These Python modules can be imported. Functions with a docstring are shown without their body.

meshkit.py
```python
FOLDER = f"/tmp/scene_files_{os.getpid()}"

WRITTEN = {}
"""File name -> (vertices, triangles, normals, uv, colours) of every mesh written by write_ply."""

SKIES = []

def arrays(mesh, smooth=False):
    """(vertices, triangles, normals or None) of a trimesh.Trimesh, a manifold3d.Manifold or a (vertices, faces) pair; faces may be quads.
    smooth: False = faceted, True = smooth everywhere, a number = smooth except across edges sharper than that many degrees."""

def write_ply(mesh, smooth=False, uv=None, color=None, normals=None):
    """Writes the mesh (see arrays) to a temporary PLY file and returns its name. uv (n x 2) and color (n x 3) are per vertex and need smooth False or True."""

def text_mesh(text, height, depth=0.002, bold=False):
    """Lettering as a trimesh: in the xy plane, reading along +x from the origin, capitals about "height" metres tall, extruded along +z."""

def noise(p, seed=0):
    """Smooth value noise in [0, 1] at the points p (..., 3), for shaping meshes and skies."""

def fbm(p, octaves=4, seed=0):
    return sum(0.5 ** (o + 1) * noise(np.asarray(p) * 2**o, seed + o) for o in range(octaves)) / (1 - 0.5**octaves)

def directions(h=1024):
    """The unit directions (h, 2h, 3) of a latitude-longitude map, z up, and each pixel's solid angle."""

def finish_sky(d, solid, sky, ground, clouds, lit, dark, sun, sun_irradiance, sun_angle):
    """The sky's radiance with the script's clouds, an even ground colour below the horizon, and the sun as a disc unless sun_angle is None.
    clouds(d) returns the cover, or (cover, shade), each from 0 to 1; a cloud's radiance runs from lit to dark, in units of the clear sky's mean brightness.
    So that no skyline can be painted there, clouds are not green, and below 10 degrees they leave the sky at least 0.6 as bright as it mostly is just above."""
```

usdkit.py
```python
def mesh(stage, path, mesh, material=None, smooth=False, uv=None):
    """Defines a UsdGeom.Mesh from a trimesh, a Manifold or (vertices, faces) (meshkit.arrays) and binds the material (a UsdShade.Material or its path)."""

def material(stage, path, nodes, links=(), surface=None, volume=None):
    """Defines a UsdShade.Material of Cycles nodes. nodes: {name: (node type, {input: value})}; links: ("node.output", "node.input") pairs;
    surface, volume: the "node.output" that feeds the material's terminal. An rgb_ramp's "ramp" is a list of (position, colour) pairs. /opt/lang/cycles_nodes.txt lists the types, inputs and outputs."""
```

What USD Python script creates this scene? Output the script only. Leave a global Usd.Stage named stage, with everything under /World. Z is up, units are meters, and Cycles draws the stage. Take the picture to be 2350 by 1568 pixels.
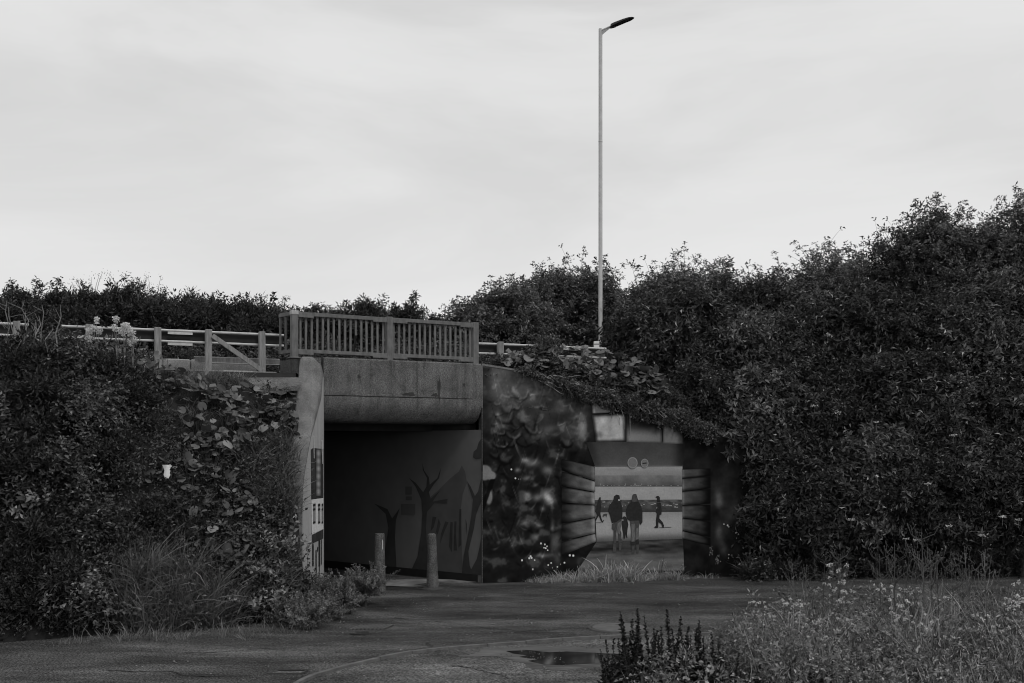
import math
import numpy as np
import trimesh
from scipy.interpolate import LinearNDInterpolator
from shapely.geometry import Polygon, Point, LineString
import usdkit, meshkit
from pxr import Usd, UsdGeom, UsdLux, UsdShade, Gf, Sdf, Vt

stage = Usd.Stage.CreateInMemory()
UsdGeom.SetStageUpAxis(stage, 'Z')
UsdGeom.SetStageMetersPerUnit(stage, 1.0)
UsdGeom.Xform.Define(stage, '/World')
UsdGeom.Scope.Define(stage, '/World/Looks')

# ------------------------------------------------------------------ camera, sky, sun, exposure
EYE, FPX, CX, HOR, WPX = 2.7, 2611.0, 1175.0, 1030.0, 2350.0     # eye height, focal length in picture units, centre column, horizon row, width
cam = UsdGeom.Camera.Define(stage, '/World/camera')
cam.CreateHorizontalApertureAttr(36.0)
cam.CreateFocalLengthAttr(36.0 * FPX / WPX)
cam.CreateVerticalApertureOffsetAttr((HOR - 784.0) / WPX * 36.0)
cam.CreateClippingRangeAttr(Gf.Vec2f(0.1, 5000.0))
cam.CreateExposureAttr(0.0)
cam.AddTranslateOp().Set(Gf.Vec3d(0, 0, EYE))
cam.AddRotateXOp().Set(90.0)

SUN_AZ, SUN_EL = math.radians(142), math.radians(52)             # towards the sun: behind the camera, to the right
dome = UsdLux.DomeLight.Define(stage, '/World/sky')
dome.GetPrim().SetCustomDataByKey('kind', 'structure')
sky = usdkit.material(stage, '/World/Looks/overcast_sky', {
    'sky': ('sky_texture', {'sky_type': 'single_scattering', 'sun_disc': False, 'sun_elevation': SUN_EL, 'sun_rotation': SUN_AZ}),
    'bw': ('rgb_to_bw', {}),
    'sk': ('math', {'math_type': 'multiply', 'value2': 0.10}),
    'tc': ('texture_coordinate', {}),
    'map': ('mapping', {'mapping_type': 'point', 'scale': (1.0, 1.0, 4.2), 'rotation': (0.0, -0.14, 0.3)}),
    'n': ('noise_texture', {'scale': 2.0, 'detail': 6.0, 'roughness': 0.52, 'distortion': 0.4}),
    'r': ('rgb_ramp', {'ramp': [(0.36, (5.5,) * 3), (0.45, (6.1,) * 3), (0.53, (6.8,) * 3), (0.64, (7.3,) * 3)]}),
    'sep': ('separate_xyz', {}),
    'glow': ('map_range', {'range_type': 'smoothstep', 'value': 0.0, 'from_min': 0.05, 'from_max': 0.5, 'to_min': 1.0, 'to_max': 0.0, 'clamp': True}),
    'gm': ('mix_color', {'blend_type': 'mix', 'b': (7.4, 7.4, 7.4)}),
    'gf': ('math', {'math_type': 'multiply', 'value2': 0.62}),
    'mx': ('mix_color', {'blend_type': 'mix', 'fac': 0.93}),
    'bg': ('background_shader', {'strength': 0.112}),
}, [('sky.color', 'bw.color'), ('bw.val', 'sk.value1'), ('tc.generated', 'map.vector'), ('map.vector', 'n.vector'), ('n.fac', 'r.fac'),
    ('tc.generated', 'sep.vector'), ('sep.z', 'glow.value'), ('glow.result', 'gf.value1'), ('gf.value', 'gm.fac'), ('r.color', 'gm.a'),
    ('bw.val', 'mx.a'), ('gm.result', 'mx.b'), ('mx.result', 'bg.color')], surface='bg.background')
UsdShade.MaterialBindingAPI.Apply(dome.GetPrim()).Bind(sky)
sun = UsdLux.DistantLight.Define(stage, '/World/sun')
sun.CreateIntensityAttr(0.34)
sun.CreateAngleAttr(14.0)
sun.CreateColorAttr(Gf.Vec3f(1.0, 0.99, 0.98))
sun.GetPrim().CreateAttribute('inputs:normalize', Sdf.ValueTypeNames.Bool).Set(True)
sun.AddRotateXYZOp().Set(Gf.Vec3f(math.degrees(math.pi / 2 - SUN_EL), 0, 180 - math.degrees(SUN_AZ)))

# ------------------------------------------------------------------ helpers
used = {}


def numbered(parent, name):
    key = parent + '/' + name
    k = used.get(key, -1) + 1
    used[key] = k
    return key if k == 0 else f'{key}_{k:03d}'


def tag(prim, label=None, cat=None, group=None, kind=None):
    for k, v in (('label', label), ('category', cat), ('group', group), ('kind', kind)):
        if v:
            prim.SetCustomDataByKey(k, v)
    return prim


def thing(name, label, cat, loc=(0, 0, 0), rotz=0.0, group=None):
    x = UsdGeom.Xform.Define(stage, numbered('/World', name))
    x.AddTranslateOp().Set(Gf.Vec3d(*map(float, loc)))
    x.AddRotateZOp().Set(float(math.degrees(rotz)))
    return tag(x.GetPrim(), label, cat, group)


def put(name, mesh, mat, parent=None, smooth=False, color=None, label=None, cat=None, group=None, kind=None):
    path = numbered(str(parent.GetPath()) if parent else '/World', name)
    m = usdkit.mesh(stage, path, mesh, mat, smooth)
    if color is not None:
        c = np.asarray(color, np.float32)
        if c.ndim == 1:
            c = np.repeat(c[:, None], 3, 1)
        UsdGeom.PrimvarsAPI(m).CreatePrimvar('tone', Sdf.ValueTypeNames.Color3fArray, 'vertex').Set(Vt.Vec3fArray.FromNumpy(np.ascontiguousarray(c)))
    return tag(m.GetPrim(), label, cat, group, kind)


def copy_of(prim, loc, rotz, label, group=None, scale=None, cat=None):
    was = prim.GetCustomData()
    base = prim.GetName()
    if base[-4] == '_' and base[-3:].isdigit():
        base = base[:-4]
    r = UsdGeom.Xform.Define(stage, numbered('/World', base))
    r.AddTranslateOp().Set(Gf.Vec3d(*map(float, loc)))
    r.AddRotateZOp().Set(float(math.degrees(rotz)))
    s = scale or 1.0
    s = (s, s, s) if np.ndim(s) == 0 else s
    r.AddScaleOp().Set(Gf.Vec3f(*map(float, s)))
    p = r.GetPrim()
    p.GetReferences().AddInternalReference(prim.GetPath())
    p.SetInstanceable(True)
    return tag(p, label, cat or was.get('category'), group or was.get('group'))


class MB:
    """collects shapes into one mesh"""
    def __init__(self):
        self.v, self.f, self.c, self.n = [], [], [], 0

    def add(self, v, f, c=None):
        v = np.asarray(v, float)
        f = np.asarray(f, int)
        if f.shape[1] == 4:
            f = np.vstack([f[:, [0, 1, 2]], f[:, [0, 2, 3]]])
        self.v.append(v)
        self.f.append(f + self.n)
        self.c.append(np.full(len(v), 1.0) if c is None else np.broadcast_to(c, len(v)))
        self.n += len(v)
        return self

    def tm(self, m, c=None):
        return self.add(m.vertices, m.faces, c)

    def mesh(self):
        return np.vstack(self.v), np.vstack(self.f)

    def color(self):
        return np.concatenate(self.c)


def box(lo, hi, chamfer=0.0):
    lo, hi = np.minimum(lo, hi).astype(float), np.maximum(lo, hi).astype(float)
    if chamfer:
        pts = []
        for sx in (0, 1):
            for sy in (0, 1):
                for sz in (0, 1):
                    p = np.where([sx, sy, sz], hi, lo)
                    for k in range(3):
                        q = p.copy()
                        for j in range(3):
                            if j != k:
                                q[j] += chamfer * (-1 if [sx, sy, sz][j] else 1)
                        pts.append(q)
        return trimesh.convex.convex_hull(np.array(pts))
    m = trimesh.creation.box(hi - lo)
    m.apply_translation((lo + hi) / 2)
    return m


def obox(p0, p1, w, h, chamfer=0.0, up=(0, 0, 1)):
    """a beam from p0 to p1: w across, h along up"""
    p0, p1 = np.asarray(p0, float), np.asarray(p1, float)
    d = p1 - p0
    L = np.linalg.norm(d)
    d /= L
    s = np.cross(d, up)
    s /= np.linalg.norm(s)
    u = np.cross(s, d)
    m = box((0, -w / 2, -h / 2), (L, w / 2, h / 2), chamfer)
    R = np.eye(4)
    R[:3, 0], R[:3, 1], R[:3, 2], R[:3, 3] = d, s, u, p0
    # (d, s, u) is left- or right-handed?
    if np.linalg.det(R[:3, :3]) < 0:
        R[:3, 1] = -s
    m.apply_transform(R)
    return m


def tube(pts, radii, sides=6, cap=True):
    p = np.asarray(pts, float)
    n = len(p)
    r = np.broadcast_to(radii, (n,))
    t = np.gradient(p, axis=0)
    t /= np.linalg.norm(t, axis=1, keepdims=True) + 1e-12
    a = np.cross(t, np.where(np.abs(t[:, 2:]) < 0.9, [0, 0, 1.0], [1.0, 0, 0]))
    a /= np.linalg.norm(a, axis=1, keepdims=True) + 1e-12
    b = np.cross(t, a)
    ang = np.arange(sides) * 2 * np.pi / sides
    v = p[:, None] + r[:, None, None] * (np.cos(ang)[None, :, None] * a[:, None] + np.sin(ang)[None, :, None] * b[:, None])
    v = v.reshape(-1, 3)
    f = []
    for i in range(n - 1):
        for j in range(sides):
            k = (j + 1) % sides
            f.append((i * sides + j, i * sides + k, (i + 1) * sides + k, (i + 1) * sides + j))
    f = np.array(f)
    f = np.vstack([f[:, [0, 1, 2]], f[:, [0, 2, 3]]])
    if cap:
        m = len(v)
        v = np.vstack([v, p[-1] + t[-1] * r[-1] * 0.2, p[0]])
        e = [((n - 1) * sides + j, (n - 1) * sides + (j + 1) % sides, m) for j in range(sides)] + [((j + 1) % sides, j, m + 1) for j in range(sides)]
        f = np.vstack([f, e])
    return v, f


def lathe(profile, sides=20):
    p = np.asarray(profile, float)
    a = np.arange(sides) * 2 * np.pi / sides
    v = np.stack([p[:, None, 0] * np.cos(a), p[:, None, 0] * np.sin(a), np.broadcast_to(p[:, None, 1], (len(p), sides))], -1).reshape(-1, 3)
    f = []
    for i in range(len(p) - 1):
        for j in range(sides):
            k = (j + 1) % sides
            f.append((i * sides + j, i * sides + k, (i + 1) * sides + k, (i + 1) * sides + j))
    return v, np.array(f)


def prism(poly, depth):
    """shapely polygon (x, z) extruded along +y"""
    m = trimesh.creation.extrude_polygon(poly, depth, engine='earcut')
    v = m.vertices
    m.vertices = np.stack([v[:, 0], v[:, 2], v[:, 1]], -1)
    m.faces = m.faces[:, ::-1]
    return m


def flat(poly, z=0.0):
    """shapely polygon laid flat as a sheet"""
    v, f = trimesh.creation.triangulate_polygon(poly, engine='earcut')
    return np.column_stack([v, np.full(len(v), z)]), f


def grid(P):
    """(n, m, 3) points -> mesh"""
    n, m = P.shape[:2]
    i, j = np.meshgrid(np.arange(n - 1), np.arange(m - 1), indexing='ij')
    q = np.stack([i * m + j, (i + 1) * m + j, (i + 1) * m + j + 1, i * m + j + 1], -1).reshape(-1, 4)
    return P.reshape(-1, 3), q


def at(x, y, d):
    """the point that the photograph shows at (x, y), d metres away"""
    return np.array([(x - CX) / FPX * d, d, EYE + (HOR - y) / FPX * d])


def gr(x, y, z=0.0):
    """the point of the level ground that the photograph shows at (x, y)"""
    return at(x, y, FPX * (EYE - z) / (y - HOR))


class Plane:
    """an upright plane through p along the horizontal direction u"""
    def __init__(self, p, u, n):
        self.p, self.u, self.n = np.array([*p, 0.0])[:3], np.array([*u, 0.0])[:3], np.array([*n, 0.0])[:3]   # n points out of the wall, towards the viewer

    def hit(self, x, y, off=0.0):
        """where the sight lines of (x, y) meet the plane moved out by off"""
        x, y = np.asarray(x, float), np.asarray(y, float)
        r = np.stack([(x - CX) / FPX, np.ones_like(x), (HOR - y) / FPX], -1)
        o = np.array([0, 0, EYE])
        p = self.p + self.n * off
        t = ((p - o) @ self.n) / (r @ self.n)
        return o + r * t[..., None]

    def at(self, s, z, off=0.0):
        s, z = np.broadcast_arrays(np.asarray(s, float), np.asarray(z, float))
        q = self.p + self.u * s[..., None] + self.n * off
        q[..., 2] = z
        return q


def lin(s):
    return (np.asarray(s, float) / 255.0) ** 2.2


# ------------------------------------------------------------------ materials (the photograph has no colour: all are greys)
def surf(name, value, rough=0.8, spec=0.3, vary=0.0, scale=8.0, detail=5.0, bump=0.0, bscale=60.0, extra=None, stretch=None, metal=0.0, speck=0.0, sscale=150.0):
    nodes = {'p': ('principled_bsdf', {'roughness': rough, 'specular_ior_level': spec, 'metallic': metal}), 'g': ('geometry', {})}
    links = []
    src = 'g.position'
    if stretch:
        nodes['mp'] = ('mapping', {'mapping_type': 'point', 'scale': stretch})
        links += [('g.position', 'mp.vector')]
        src = 'mp.vector'
    a, b = value * (1 - vary), value * (1 + vary)
    nodes['n'] = ('noise_texture', {'scale': scale, 'detail': detail, 'roughness': 0.62})
    nodes['r'] = ('rgb_ramp', {'ramp': [(0.30, (a,) * 3), (0.5, (value,) * 3), (0.70, (b,) * 3)]})
    links += [(src, 'n.vector'), ('n.fac', 'r.fac')]
    last = 'r.color'
    if speck:
        nodes['sn'] = ('noise_texture', {'scale': sscale, 'detail': 2.0, 'roughness': 0.7})
        nodes['sr'] = ('rgb_ramp', {'ramp': [(0.36, (1 - speck,) * 3), (0.5, (1.0,) * 3), (0.64, (1 + speck * 1.6,) * 3)]})
        nodes['sm'] = ('mix_color', {'blend_type': 'multiply', 'fac': 1.0, 'use_clamp_result': False})
        links += [('g.position', 'sn.vector'), ('sn.fac', 'sr.fac'), (last, 'sm.a'), ('sr.color', 'sm.b')]
        last = 'sm.result'
    if extra:
        last = extra(nodes, links, last)
    links.append((last, 'p.base_color'))
    if bump:
        nodes['bn'] = ('noise_texture', {'scale': bscale, 'detail': 3.0})
        nodes['bp'] = ('bump', {'strength': bump, 'distance': 0.02})
        links += [('g.position', 'bn.vector'), ('bn.fac', 'bp.height'), ('bp.normal', 'p.normal')]
    return usdkit.material(stage, '/World/Looks/' + name, nodes, links, surface='p.BSDF')


def leafmat(name, value, rough=0.5, spec=0.35, trans=0.25, vary=0.45):
    """leaves: a tone per leaf (primvar), a tone per clump, gloss and some light through"""
    nodes = {
        'at': ('attribute', {'attribute': 'tone'}), 'oi': ('object_info', {}),
        'mr': ('map_range', {'range_type': 'linear', 'from_min': 0.0, 'from_max': 1.0, 'to_min': value * (1 - vary), 'to_max': value * (1 + vary)}),
        'm': ('vector_math', {'vector_math_type': 'scale', 'math_type': 'scale'}),
        'p': ('principled_bsdf', {'roughness': rough, 'specular_ior_level': spec}),
        't': ('translucent_bsdf', {}), 'x': ('mix_closure', {'fac': trans}),
        'mc': ('mix_color', {'blend_type': 'multiply', 'fac': 1.0}), 'cc': ('combine_xyz', {}),
    }
    nodes.pop('m')
    links = [('oi.random', 'mr.value'), ('mr.result', 'cc.x'), ('mr.result', 'cc.y'), ('mr.result', 'cc.z'), ('at.color', 'mc.a'), ('cc.vector', 'mc.b'),
             ('mc.result', 'p.base_color'), ('mc.result', 't.color'), ('p.BSDF', 'x.closure1'), ('t.BSDF', 'x.closure2')]
    return usdkit.material(stage, '/World/Looks/' + name, nodes, links, surface='x.closure')


def tonemat(name, rough=0.95, spec=0.0, vary=0.12, scale=30.0, bump=0.15):
    """flat paint whose pigment is stored on the mesh"""
    nodes = {'at': ('attribute', {'attribute': 'tone'}), 'g': ('geometry', {}), 'n': ('noise_texture', {'scale': scale, 'detail': 5.0, 'roughness': 0.7}),
             'r': ('rgb_ramp', {'ramp': [(0.3, (1 - vary,) * 3), (0.7, (1 + vary,) * 3)]}), 'm': ('mix_color', {'blend_type': 'multiply', 'fac': 1.0}),
             'bn': ('noise_texture', {'scale': 90.0, 'detail': 3.0}), 'bp': ('bump', {'strength': bump, 'distance': 0.01}),
             'p': ('principled_bsdf', {'roughness': rough, 'specular_ior_level': spec})}
    return usdkit.material(stage, '/World/Looks/' + name, nodes, [('g.position', 'n.vector'), ('n.fac', 'r.fac'), ('at.color', 'm.a'), ('r.color', 'm.b'), ('m.result', 'p.base_color'),
                           ('g.position', 'bn.vector'), ('bn.fac', 'bp.height'), ('bp.normal', 'p.normal')], surface='p.BSDF')


def streaks(nodes, links, last):
    """run-off stains down a concrete face"""
    nodes['smp'] = ('mapping', {'mapping_type': 'point', 'scale': (5.0, 5.0, 0.35)})
    nodes['stn'] = ('noise_texture', {'scale': 1.6, 'detail': 4.0, 'roughness': 0.6})
    nodes['str'] = ('rgb_ramp', {'ramp': [(0.30, (0.55,) * 3), (0.45, (0.92,) * 3), (0.66, (1.12,) * 3)]})
    nodes['stm'] = ('mix_color', {'blend_type': 'multiply', 'fac': 0.9})
    links += [('g.position', 'smp.vector'), ('smp.vector', 'stn.vector'), ('stn.fac', 'str.fac'), (last, 'stm.a'), ('str.color', 'stm.b')]
    return 'stm.result'


def wear(nodes, links, last):
    """broad worn and dark patches of old asphalt"""
    nodes['wmp'] = ('mapping', {'mapping_type': 'point', 'scale': (0.28, 0.8, 1.0)})
    nodes['wn'] = ('noise_texture', {'scale': 1.1, 'detail': 6.0, 'roughness': 0.66, 'distortion': 0.6})
    nodes['wr'] = ('rgb_ramp', {'ramp': [(0.34, (0.40,) * 3), (0.43, (0.75,) * 3), (0.53, (1.0,) * 3), (0.64, (1.6,) * 3)]})
    nodes['wm'] = ('mix_color', {'blend_type': 'multiply', 'fac': 1.0, 'use_clamp_result': False})
    links += [('g.position', 'wmp.vector'), ('wmp.vector', 'wn.vector'), ('wn.fac', 'wr.fac'), (last, 'wm.a'), ('wr.color', 'wm.b')]
    return 'wm.result'


M = {}
M['concrete'] = surf('aged_concrete', 0.105, 0.95, 0.05, 0.30, 3.0, 6.0, 0.25, 90.0, streaks, speck=0.48, sscale=60.0)
M['concrete_pale'] = surf('pale_concrete', 0.155, 0.95, 0.05, 0.30, 3.0, 6.0, 0.25, 90.0, speck=0.26, sscale=70.0)
M['kerb_pale'] = surf('pale_precast', 0.27, 0.95, 0.05, 0.2, 5.0, 6.0, 0.2, 90.0, speck=0.2, sscale=70.0)
M['concrete_dark'] = surf('dark_concrete', 0.045, 0.95, 0.0, 0.3, 3.0, 5.0, 0.2, 60.0)  # a darker concrete tone shared by several parts
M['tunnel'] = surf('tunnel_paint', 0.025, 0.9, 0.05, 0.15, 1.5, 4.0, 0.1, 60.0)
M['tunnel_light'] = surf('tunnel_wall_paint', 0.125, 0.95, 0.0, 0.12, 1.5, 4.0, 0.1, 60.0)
M['tunnel_mid'] = surf('tunnel_mural_grey', 0.080, 0.95, 0.0, 0.12, 3.0, 4.0)
M['tunnel_dark'] = surf('tunnel_mural_dark', 0.045, 0.95, 0.0, 0.2, 3.0, 4.0)
M['asphalt'] = surf('asphalt', 0.054, 0.95, 0.08, 0.45, 1.3, 7.0, 0.7, 60.0, wear, speck=0.75, sscale=42.0, stretch=(0.45, 1.0, 1.0))
M['asphalt_worn'] = surf('worn_asphalt', 0.080, 0.92, 0.12, 0.45, 1.6, 8.0, 0.7, 60.0, wear, speck=0.7, sscale=42.0, stretch=(0.4, 1.0, 1.0))
M['soil'] = surf('soil', 0.020, 0.95, 0.1, 0.4, 3.0, 6.0, 0.6, 25.0)
M['kerb'] = surf('kerb_concrete', 0.11, 0.9, 0.2, 0.3, 6.0, 5.0, 0.3, 60.0)
M['iron'] = surf('worn_iron', 0.045, 0.7, 0.4, 0.3, 10.0, 5.0, 0.2, 80.0)
M['iron_light'] = surf('worn_cover', 0.085, 0.7, 0.4, 0.25, 8.0, 5.0, 0.2, 80.0)
M['fence'] = surf('weathered_grey_paint', 0.135, 0.85, 0.15, 0.28, 14.0, 5.0, 0.2, 90.0, stretch=(1, 1, 0.4))
M['fence_light'] = surf('bare_pale_paint', 0.36, 0.75, 0.3, 0.2, 14.0, 4.0)
M['post'] = surf('weathered_post', 0.215, 0.85, 0.2, 0.35, 12.0, 6.0, 0.3, 60.0, stretch=(2.2, 2.2, 0.35))
M['galv'] = surf('galvanised_steel', 0.45, 0.6, 0.4, 0.2, 9.0, 4.0)
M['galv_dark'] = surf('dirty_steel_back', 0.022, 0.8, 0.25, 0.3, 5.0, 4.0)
M['lamp'] = surf('lamp_column_paint', 0.48, 0.6, 0.4, 0.12, 6.0, 4.0)
M['lamp_dark'] = surf('lantern_casing', 0.02, 0.6, 0.4, 0.15, 8.0, 3.0)
M['white'] = surf('white_paint', 0.62, 0.7, 0.3, 0.12, 8.0, 4.0)
M['litter'] = surf('white_plastic', 0.70, 0.5, 0.4, 0.08, 12.0, 3.0)
M['bollard'] = surf('bollard_concrete', 0.085, 0.95, 0.05, 0.5, 5.0, 6.0, 0.5, 50.0, speck=0.4, sscale=60.0)
M['black'] = surf('black_paint', 0.012, 0.7, 0.3, 0.2, 8.0, 3.0)
M['bark'] = surf('bark', 0.045, 0.95, 0.1, 0.4, 12.0, 5.0, 0.5, 40.0)
M['twig'] = surf('dry_stem', 0.20, 0.9, 0.1, 0.3, 20.0, 3.0)
M['creeper'] = surf('creeper_stem', 0.24, 0.9, 0.1, 0.4, 10.0, 3.0)
M['mural'] = tonemat('mural_paint')
M['leaf_thicket'] = leafmat('thicket_leaf', 0.078, 0.34, 0.6, 0.2)
M['leaf_dark'] = leafmat('dark_leaf', 0.032, 0.36, 0.5, 0.15)  # darker leaf tone, used mostly in the lower thicket rows and the skirt
M['leaf_willow'] = leafmat('willow_leaf', 0.105, 0.36, 0.6, 0.2)
M['leaf_scrub'] = leafmat('scrub_leaf', 0.022, 0.5, 0.3, 0.12)
M['leaf_bramble'] = leafmat('bramble_leaf', 0.040, 0.36, 0.55, 0.18)
M['leaf_gorse'] = leafmat('gorse_leaf', 0.042, 0.6, 0.25, 0.12)
M['leaf_bank'] = leafmat('bank_leaf', 0.038, 0.42, 0.4, 0.18)
M['leaf_round'] = leafmat('round_leaf', 0.098, 0.42, 0.4, 0.20, 0.1)
M['leaf_ivy'] = leafmat('small_leaf', 0.075, 0.45, 0.4, 0.2)
M['leaf_weed'] = leafmat('weed_leaf', 0.145, 0.55, 0.3, 0.25)
M['leaf_dock'] = leafmat('dock_leaf', 0.022, 0.6, 0.2, 0.1)
M['grass'] = leafmat('grass_blade', 0.25, 0.5, 0.35, 0.3)
M['grass_dark'] = leafmat('dark_grass_blade', 0.15, 0.5, 0.35, 0.25)
M['grass_pale'] = leafmat('pale_grass_blade', 0.27, 0.55, 0.3, 0.25)
M['grass_dry'] = leafmat('dry_grass_blade', 0.30, 0.6, 0.3, 0.3)
M['flower'] = leafmat('white_flower', 0.74, 0.7, 0.2, 0.3, 0.1)
M['water'] = usdkit.material(stage, '/World/Looks/puddle_water', {'p': ('principled_bsdf', {'base_color': (0.008,) * 3, 'roughness': 0.04, 'ior': 1.33, 'specular_ior_level': 0.5})}, [], surface='p.BSDF')
# ------------------------------------------------------------------ plan of the place
A = np.array([-3.51, 21.2])                       # left and right corners of the underpass mouth
B = np.array([-0.605, 22.9])
FD = (B - A) / np.linalg.norm(B - A)              # along the bridge face
FN = np.array([-FD[1], FD[0]])                    # into the bank
TD = np.array([-0.772, 0.635]) / np.hypot(0.772, 0.635)   # along the underpass
WD = np.array([0.9766, 0.215])                    # along the right wing wall
WN = np.array([0.215, -0.9766])                   # out of it, towards the viewer
P0 = np.array([-4.70, 21.4])                      # a point of the roadside barrier
RU = np.array([0.91, 0.415])                      # along the road
RU = RU / np.linalg.norm(RU)
RN = np.array([-RU[1], RU[0]])                    # away from the viewer
TOPZ, ROADZ = 4.41, 4.10


def road(t, off=0.0, z=ROADZ):
    p = P0 + RU * t + RN * off
    return np.array([p[0], p[1], z])


def face(s, off=0.0, z=0.0):
    p = A + FD * s + FN * off
    return np.array([p[0], p[1], z])


LFACE = float(np.linalg.norm(B - A))

# ------------------------------------------------------------------ ground, path, banks, road
g = MB()
ring = np.linspace(0, 2 * np.pi, 65)[:-1]
gp = Polygon([(700 * math.cos(a), 700 * math.sin(a)) for a in ring])
v, f = flat(gp, 0.0)
put('ground', (v, f), M['soil'], kind='structure')

path_poly = Polygon([(-40, -6), (-12, 13.2), (-6.2, 16.3), (-4.3, 17.6), (-3.7, 18.7), (-3.4, 21.25), (-13.5, 29.6), (-11.0, 31.4), (-0.66, 22.75), (4.9, 23.95), (30, 27.2), (60, 27.5),
                     (60, 18.6), (22, 17.9), (9.0, 17.6), (3.9, 17.2), (3.0, 15.4), (2.2, 13.2), (1.0, 11.6), (0.7, 8.0), (0.5, -10), (-30, -20)])
put('asphalt_path', flat(path_poly, 0.004), M['asphalt'], kind='structure', label=None)

kerb_px = [(640, 1600), (700, 1564), (760, 1543), (830, 1525), (900, 1510), (960, 1500), (1050, 1490), (1130, 1484), (1200, 1479), (1290, 1472), (1380, 1467), (1450, 1464), (1540, 1461), (1640, 1459)]
kp = np.array([gr(x, y)[:2] for x, y in kerb_px])
kp = np.vstack([[kp[0] + (kp[0] - kp[1]) * 6], kp])
tt = np.linspace(0, len(kp) - 1, 90)
from scipy.interpolate import PchipInterpolator
kx, ky = PchipInterpolator(np.arange(len(kp)), kp[:, 0])(tt), PchipInterpolator(np.arange(len(kp)), kp[:, 1])(tt)
kl = LineString(np.column_stack([kx, ky]))
worn = Polygon(list(kl.coords) + [(2.4, 14.0), (2.2, 13.2), (1.0, 11.6), (0.7, 8.0), (0.5, -8.0), (-20, -14)])
if not worn.is_valid:
    worn = worn.buffer(0)
put('worn_asphalt_strip', flat(worn, 0.008), M['asphalt_worn'], kind='structure')
rng = np.random.default_rng(5)
kb = thing('path_edging', 'thin raised edging strip curving across the asphalt path', 'kerb')
# short lengths of edging, each a piece of its own
n_piece = 22
for k in range(n_piece):
    a, b = kl.length * k / n_piece, kl.length * (k + 1) / n_piece - 0.012
    if kl.interpolate(a).y < 9.5:
        continue
    pts = np.array([kl.interpolate(a + (b - a) * q / 4).coords[0] for q in range(5)])
    seg = LineString(pts).buffer(0.030, cap_style=2)
    m = trimesh.creation.extrude_polygon(seg, 0.034 + 0.010 * rng.random(), engine='earcut')
    m.apply_translation((0, 0, 0.006))
    put('edging_length', m, M['kerb'], kb)

# old cracks and a patch seam in the asphalt
crk = np.random.default_rng(15)
cr_t = thing('asphalt_crack', 'thin dark branching cracks in the old asphalt path', 'crack')
for (x0, y0, x1, y1) in ((430, 1500, 760, 1478), (900, 1420, 1180, 1452), (1180, 1452, 1390, 1440), (1040, 1530, 1170, 1556), (240, 1540, 560, 1556), (1150, 1375, 1560, 1392), (980, 1470, 1010, 1500)):
    a_, b_ = gr(x0, y0), gr(x1, y1)
    tt_ = np.linspace(0, 1, 26)[:, None]
    ln = a_ * (1 - tt_) + b_ * tt_ + np.column_stack([crk.normal(size=26) * 0.03, np.cumsum(crk.normal(size=26)) * 0.03, np.zeros(26)])
    s_ = np.column_stack([np.zeros(26), 0.006 + 0.012 * crk.random(26), np.zeros(26)])
    lo_, hi_ = ln - s_, ln + s_
    lo_[:, 2] = hi_[:, 2] = 0.0125
    put('crack', grid(np.stack([lo_, hi_], 0)), M['black'], cr_t)

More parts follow.
